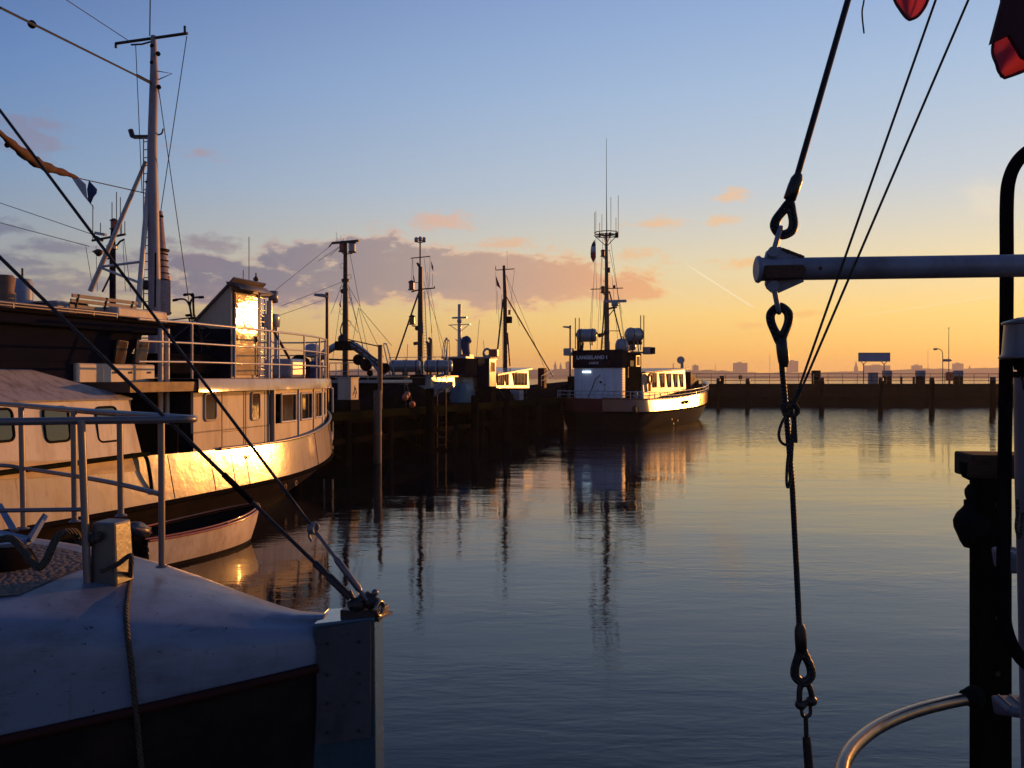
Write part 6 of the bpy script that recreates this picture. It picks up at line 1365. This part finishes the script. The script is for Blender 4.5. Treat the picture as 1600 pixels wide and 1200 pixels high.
mb.tube(smooth([h3(1242, 650), h3(1243, 670), h3(1244, 692), h3(1240, 680), h3(1238, 700), h3(1236, 735), h3(1233, 758), h3(1230, 760), h3(1229, 745), h3(1231, 715), h3(1236, 690), h3(1240, 655)], 6), .006, 8); mb.build('loose_end', M['rope'], hy)
o = MB().tube(smooth([P(1351, -30, 3.4)-P(1350, 0, 3.4), V(0, 0, 0), P(1347, 20, 3.4)-P(1350, 0, 3.4), P(1350, 52, 3.4)-P(1350, 0, 3.4)], 5), .0035, 6).build('frayed_line', M['rope']); o.location = P(1350, 0, 3.4); tag(o, 'short frayed line end dangling at the top edge left of the small red flag tip', 'rope')
# red cloth at the top
def cloth_tip(name, lab, pts_l, pts_r, Y, extra=None, wav=.03):
    o = empty(name, P(*pts_l[0], Y), 0, lab, 'flag'); og = Vector(o.location); L1 = smooth([P(x, y, Y)-og for x, y in pts_l], 5); R1 = smooth([P(x, y, Y)-og for x, y in pts_r], 5)
    rows = []
    for i, (a, b_) in enumerate(zip(L1, R1)): rows.append([a.lerp(b_, t)+V(0, -wav*sin(t*pi*2.2+i*.05)*min(1, (a-b_).length*6), 0) for t in [k/10 for k in range(11)]])
    MB().grid(rows).build('cloth', M['redflag'], o, 0, .004)
    hem = [r_[0] for r_ in rows]+[r_[-1] for r_ in rows[::-1]]; MB().tube(hem, .006, 6).build('hem', M['hem'], o); return o, og
M['redflag'] = mat('backlit_red_cloth', (.55, .13, .15), .85, dirt=(.42, .08, .10), amt=.5, scale=6, rv=.02, spec=.2)
pr_ = M['redflag'].node_tree; pb = pr_.nodes['Principled BSDF']; tl = pr_.nodes.new('ShaderNodeBsdfTranslucent'); tl.inputs[0].default_value = (.64, .21, .29, 1); mx = pr_.nodes.new('ShaderNodeMixShader'); mx.inputs[0].default_value = .72
pr_.links.new(pb.outputs[0], mx.inputs[1]); pr_.links.new(tl.outputs[0], mx.inputs[2]); pr_.links.new(mx.outputs[0], pr_.nodes['Material Output'].inputs[0])
M['hem'] = mat('dark_red_hem', (.08, .01, .02), .8)
cloth_tip('red_flag', 'small rounded red flag tip hanging into the top edge of the photo', [(1372, -80), (1383, -40), (1395, 0), (1403, 15), (1413, 27), (1421, 31)], [(1470, -80), (1460, -40), (1447, 0), (1441, 15), (1432, 27), (1421, 31)], 3.3)
o, og = cloth_tip('red_flag', 'large folded red flag with a dark fold hanging at the top right corner', [(1590, -120), (1577, -50), (1563, 0), (1552, 45), (1542, 75), (1541, 95), (1552, 115), (1570, 122)], [(1800, -120), (1790, -50), (1760, 0), (1720, 45), (1670, 75), (1630, 98), (1596, 114), (1570, 122)], 3.3, None, .05)
fold = [(P(x, y, 3.22)-og) for x, y in ((1567, -120), (1567, 0), (1549, 68), (1578, 54), (1598, 88), (1640, 110), (1800, 40), (1800, -120))]
MB().prism(fold, (0, .02, 0)).build('dark_fold', mat('shaded_fold_cloth', (.05, .006, .01), .9), o)  # fold of the same red cloth, its shade put into a darker colour
# black davit pipe
YP = 3.75
dv = empty('davit_pipe', P(1573, 640, YP), 0, 'tall black curved davit pipe standing beside the right edge', 'davit'); og = Vector(dv.location); v_ = lambda x, y, Y=YP: P(x, y, Y)-og
MB().tube(smooth([v_(1900, 100), v_(1760, 170), v_(1650, 212), v_(1612, 232), v_(1590, 252), v_(1577, 280), v_(1573, 320), v_(1573, 420), v_(1572, 560), v_(1570, 700), v_(1568, 850), v_(1568, 940), v_(1573, 985), v_(1590, 1022), v_(1618, 1048), v_(1700, 1100), v_(1800, 1140)], 6), .0285, 14).build('pipe', M['tar'], dv)
# wooden pile with cap beam
YW = 6.0
wpile = empty('timber_dolphin', (P(1549, 700, YW).x, YW, 0), 8, 'dark timber pile with a weathered cap beam on the right', 'pile'); wx = wpile.location.x
MB().box(-.115, .10, -.10, .10, -1.5, P(0, 742, YW).z+.0).build('pile', M['darkwood'], wpile, .012)
zb0, zb1 = P(0, 745, YW).z, P(0, 708, YW).z
MB().box(P(1507, 0, YW).x-wx, P(2100, 0, YW).x-wx, -.17, .17, zb0+.004, zb1).build('cap_beam', mat('brown_cap_timber', (.055, .032, .018), .9, dirt=(.015, .010, .007), amt=.8, scale=10, stretch=(.6, 6, 6), bump=.8, bscale=40, spec=.1), wpile, .015)
mb = MB()
for s, z0_, z1_ in ((1, 0, 0),):
    mb.lathe([(.01, 0), (.07, .03), (.09, .09), (.09, .14)], (P(1520, 0, YW).x-wx, -.02, P(0, 752, YW).z), n=14)
    mb.lathe([(.01, 0), (.05, .02), (.065, .07), (.065, .10), (.04, .14), (.01, .15)], (P(1524, 0, YW).x-wx, 0, P(0, 788, YW).z), n=14)
mb.build('rubber_pad', M['rubber'], wpile)
MB().lathe([(.01, 0), (.06, .01), (.085, .05), (.10, .09), (.125, .15), (.13, .20), (.11, .25), (.075, .29), (.06, .31), (.06, .35)], (P(1522, 0, YW).x-wx, .0, P(0, 858, YW).z), n=18).build('rubber_fender', M['rubber'], wpile)
mb = MB()
for z in (.9, 1.3, 2.1): mb.lathe([(.018, 0), (.018, .012)], (0, -.10, z), (0, -1, 0), 8)
mb.build('bolt', M['iron'], wpile)
# metal hoop
hp = empty('bumper_hoop', P(1515, 1092, 5.9), 0, 'curved shiny metal hoop with a glowing edge clamped to the timber pile', 'hoop'); og = Vector(hp.location)
cpts = [P(1522, 1090, 5.88), P(1505, 1093, 5.86), P(1480, 1098, 5.80), P(1440, 1108, 5.66), P(1400, 1122, 5.5), P(1365, 1140, 5.32), P(1338, 1162, 5.12), P(1323, 1182, 4.96), P(1316, 1202, 4.82), P(1315, 1240, 4.6), P(1330, 1320, 4.25), P(1400, 1480, 3.7)]
MB().tube(smooth([p-og for p in cpts], 6), .043, 16).build('hoop', M['brass'], hp)
MB().lathe([(.05, -.01), (.075, .0), (.08, .05), (.06, .09), (.05, .12)], P(1530, 1089, 5.88)-og, (-1, -.06, .0), 14).build('clamp', M['rubber'], hp)
# lantern and white post, steps at the far right
YL = 3.42
ln = empty('ship_lantern', P(1612, 532, YL), 0, 'brushed metal ship lantern cut by the right edge beside the black pipe', 'lantern')
def rl_(px): return px/F*YL
MB().lathe([(rl_(42), -rl_(24)), (rl_(41), -rl_(20)), (rl_(38), rl_(20)), (rl_(38), rl_(25))], n=28).build('body', M['chrome'], ln)
mb = MB().lathe([(rl_(44), -rl_(29)), (rl_(46), -rl_(27)), (rl_(44), -rl_(23))], n=28); mb.lathe([(rl_(40), rl_(25)), (rl_(42), rl_(28)), (rl_(38), rl_(30)), (rl_(20), rl_(36)), (.01, rl_(38))], n=28); mb.build('rim', M['chrome'], ln)
mb = MB().lathe([(rl_(24), -rl_(46)), (rl_(26), -rl_(29))], n=18); mb.lathe([(rl_(14), -rl_(56)), (rl_(17), -rl_(46))], (-rl_(4), 0, 0), n=14); mb.build('bracket', M['tar'], ln)
MB().tube([V(-rl_(16), 0, -rl_(50)), V(-rl_(12), 0, -rl_(75)), V(rl_(4), 0, -rl_(95))], .006, 6).build('cord', M['rope'], ln)
tp = empty('white_mast_post', P(1606, 760, 4.1), 0, 'white tapered post at the right edge under the lantern', 'post'); og = Vector(tp.location)
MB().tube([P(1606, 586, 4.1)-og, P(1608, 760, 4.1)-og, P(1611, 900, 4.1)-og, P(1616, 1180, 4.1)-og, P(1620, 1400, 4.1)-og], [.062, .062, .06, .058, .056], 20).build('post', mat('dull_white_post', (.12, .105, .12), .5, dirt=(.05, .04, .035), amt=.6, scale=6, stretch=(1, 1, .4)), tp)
mb = MB().lathe([(.066, 0), (.066, .03)], P(1606, 590, 4.1)-og, n=20); mb.build('collar', M['tar'], tp)
MB().tube(smooth([P(1590, 780, 4.0)-og, P(1590, 800, 4.0)-og, P(1588, 825, 4.0)-og, P(1594, 840, 4.0)-og, P(1598, 800, 4.02)-og], 5), .008, 8).build('loop_of_rope', M['brown'], tp)
for i, (y0, y1, lab) in enumerate(((866, 900, 'upper grey anti-slip step at the right edge behind the black pipe'), (1108, 1142, 'lower grey anti-slip step at the right edge'))):
    Ys = 4.6; o = empty('boarding_step', P(1576, y0, Ys), 0, lab, 'step', 'boarding steps at the right edge'); z = 0
    MB().add([(0, 0, 0), (.5, 0, 0), (.5, .22, 0), (.02, .22, 0), (0, 0, -.11 if i == 0 else -.04), (.5, 0, -.12), (.5, .22, -.12), (.04, .22, -.12)], [(0, 1, 2, 3), (4, 5, 6, 7), (0, 1, 5, 4), (1, 2, 6, 5), (2, 3, 7, 6), (3, 0, 4, 7)]).build('tread', M['step'], o, .02)
    mb = MB()
    for k in range(7): mb.beam((.03+k*.065, .02, .004), (.06+k*.065, .20, .004), .008, .008)
    mb.build('grip_rib', M['step'], o); MB().tube([(.35, .3, -1.0), (.35, .3, .6)], .02, 8).build('bracket', M['tar'], o)

# ================================================================== HAZE
hz = MB().box(-2600, 2600, -420, 3300, -1.5, 62).build('haze', bpy.data.materials.new('haze_air')); tag(hz, kind='stuff')
hm_ = hz.data.materials[0]; hm_.use_nodes = True; nt = hm_.node_tree
for n_ in list(nt.nodes):
    if n_.type == 'BSDF_PRINCIPLED': nt.nodes.remove(n_)
pv = nt.nodes.new('ShaderNodeVolumePrincipled'); pv.inputs['Density'].default_value = .00022; pv.inputs['Color'].default_value = (.95, .9, .85, 1); pv.inputs['Anisotropy'].default_value = .3
nt.links.new(pv.outputs[0], nt.nodes['Material Output'].inputs['Volume'])
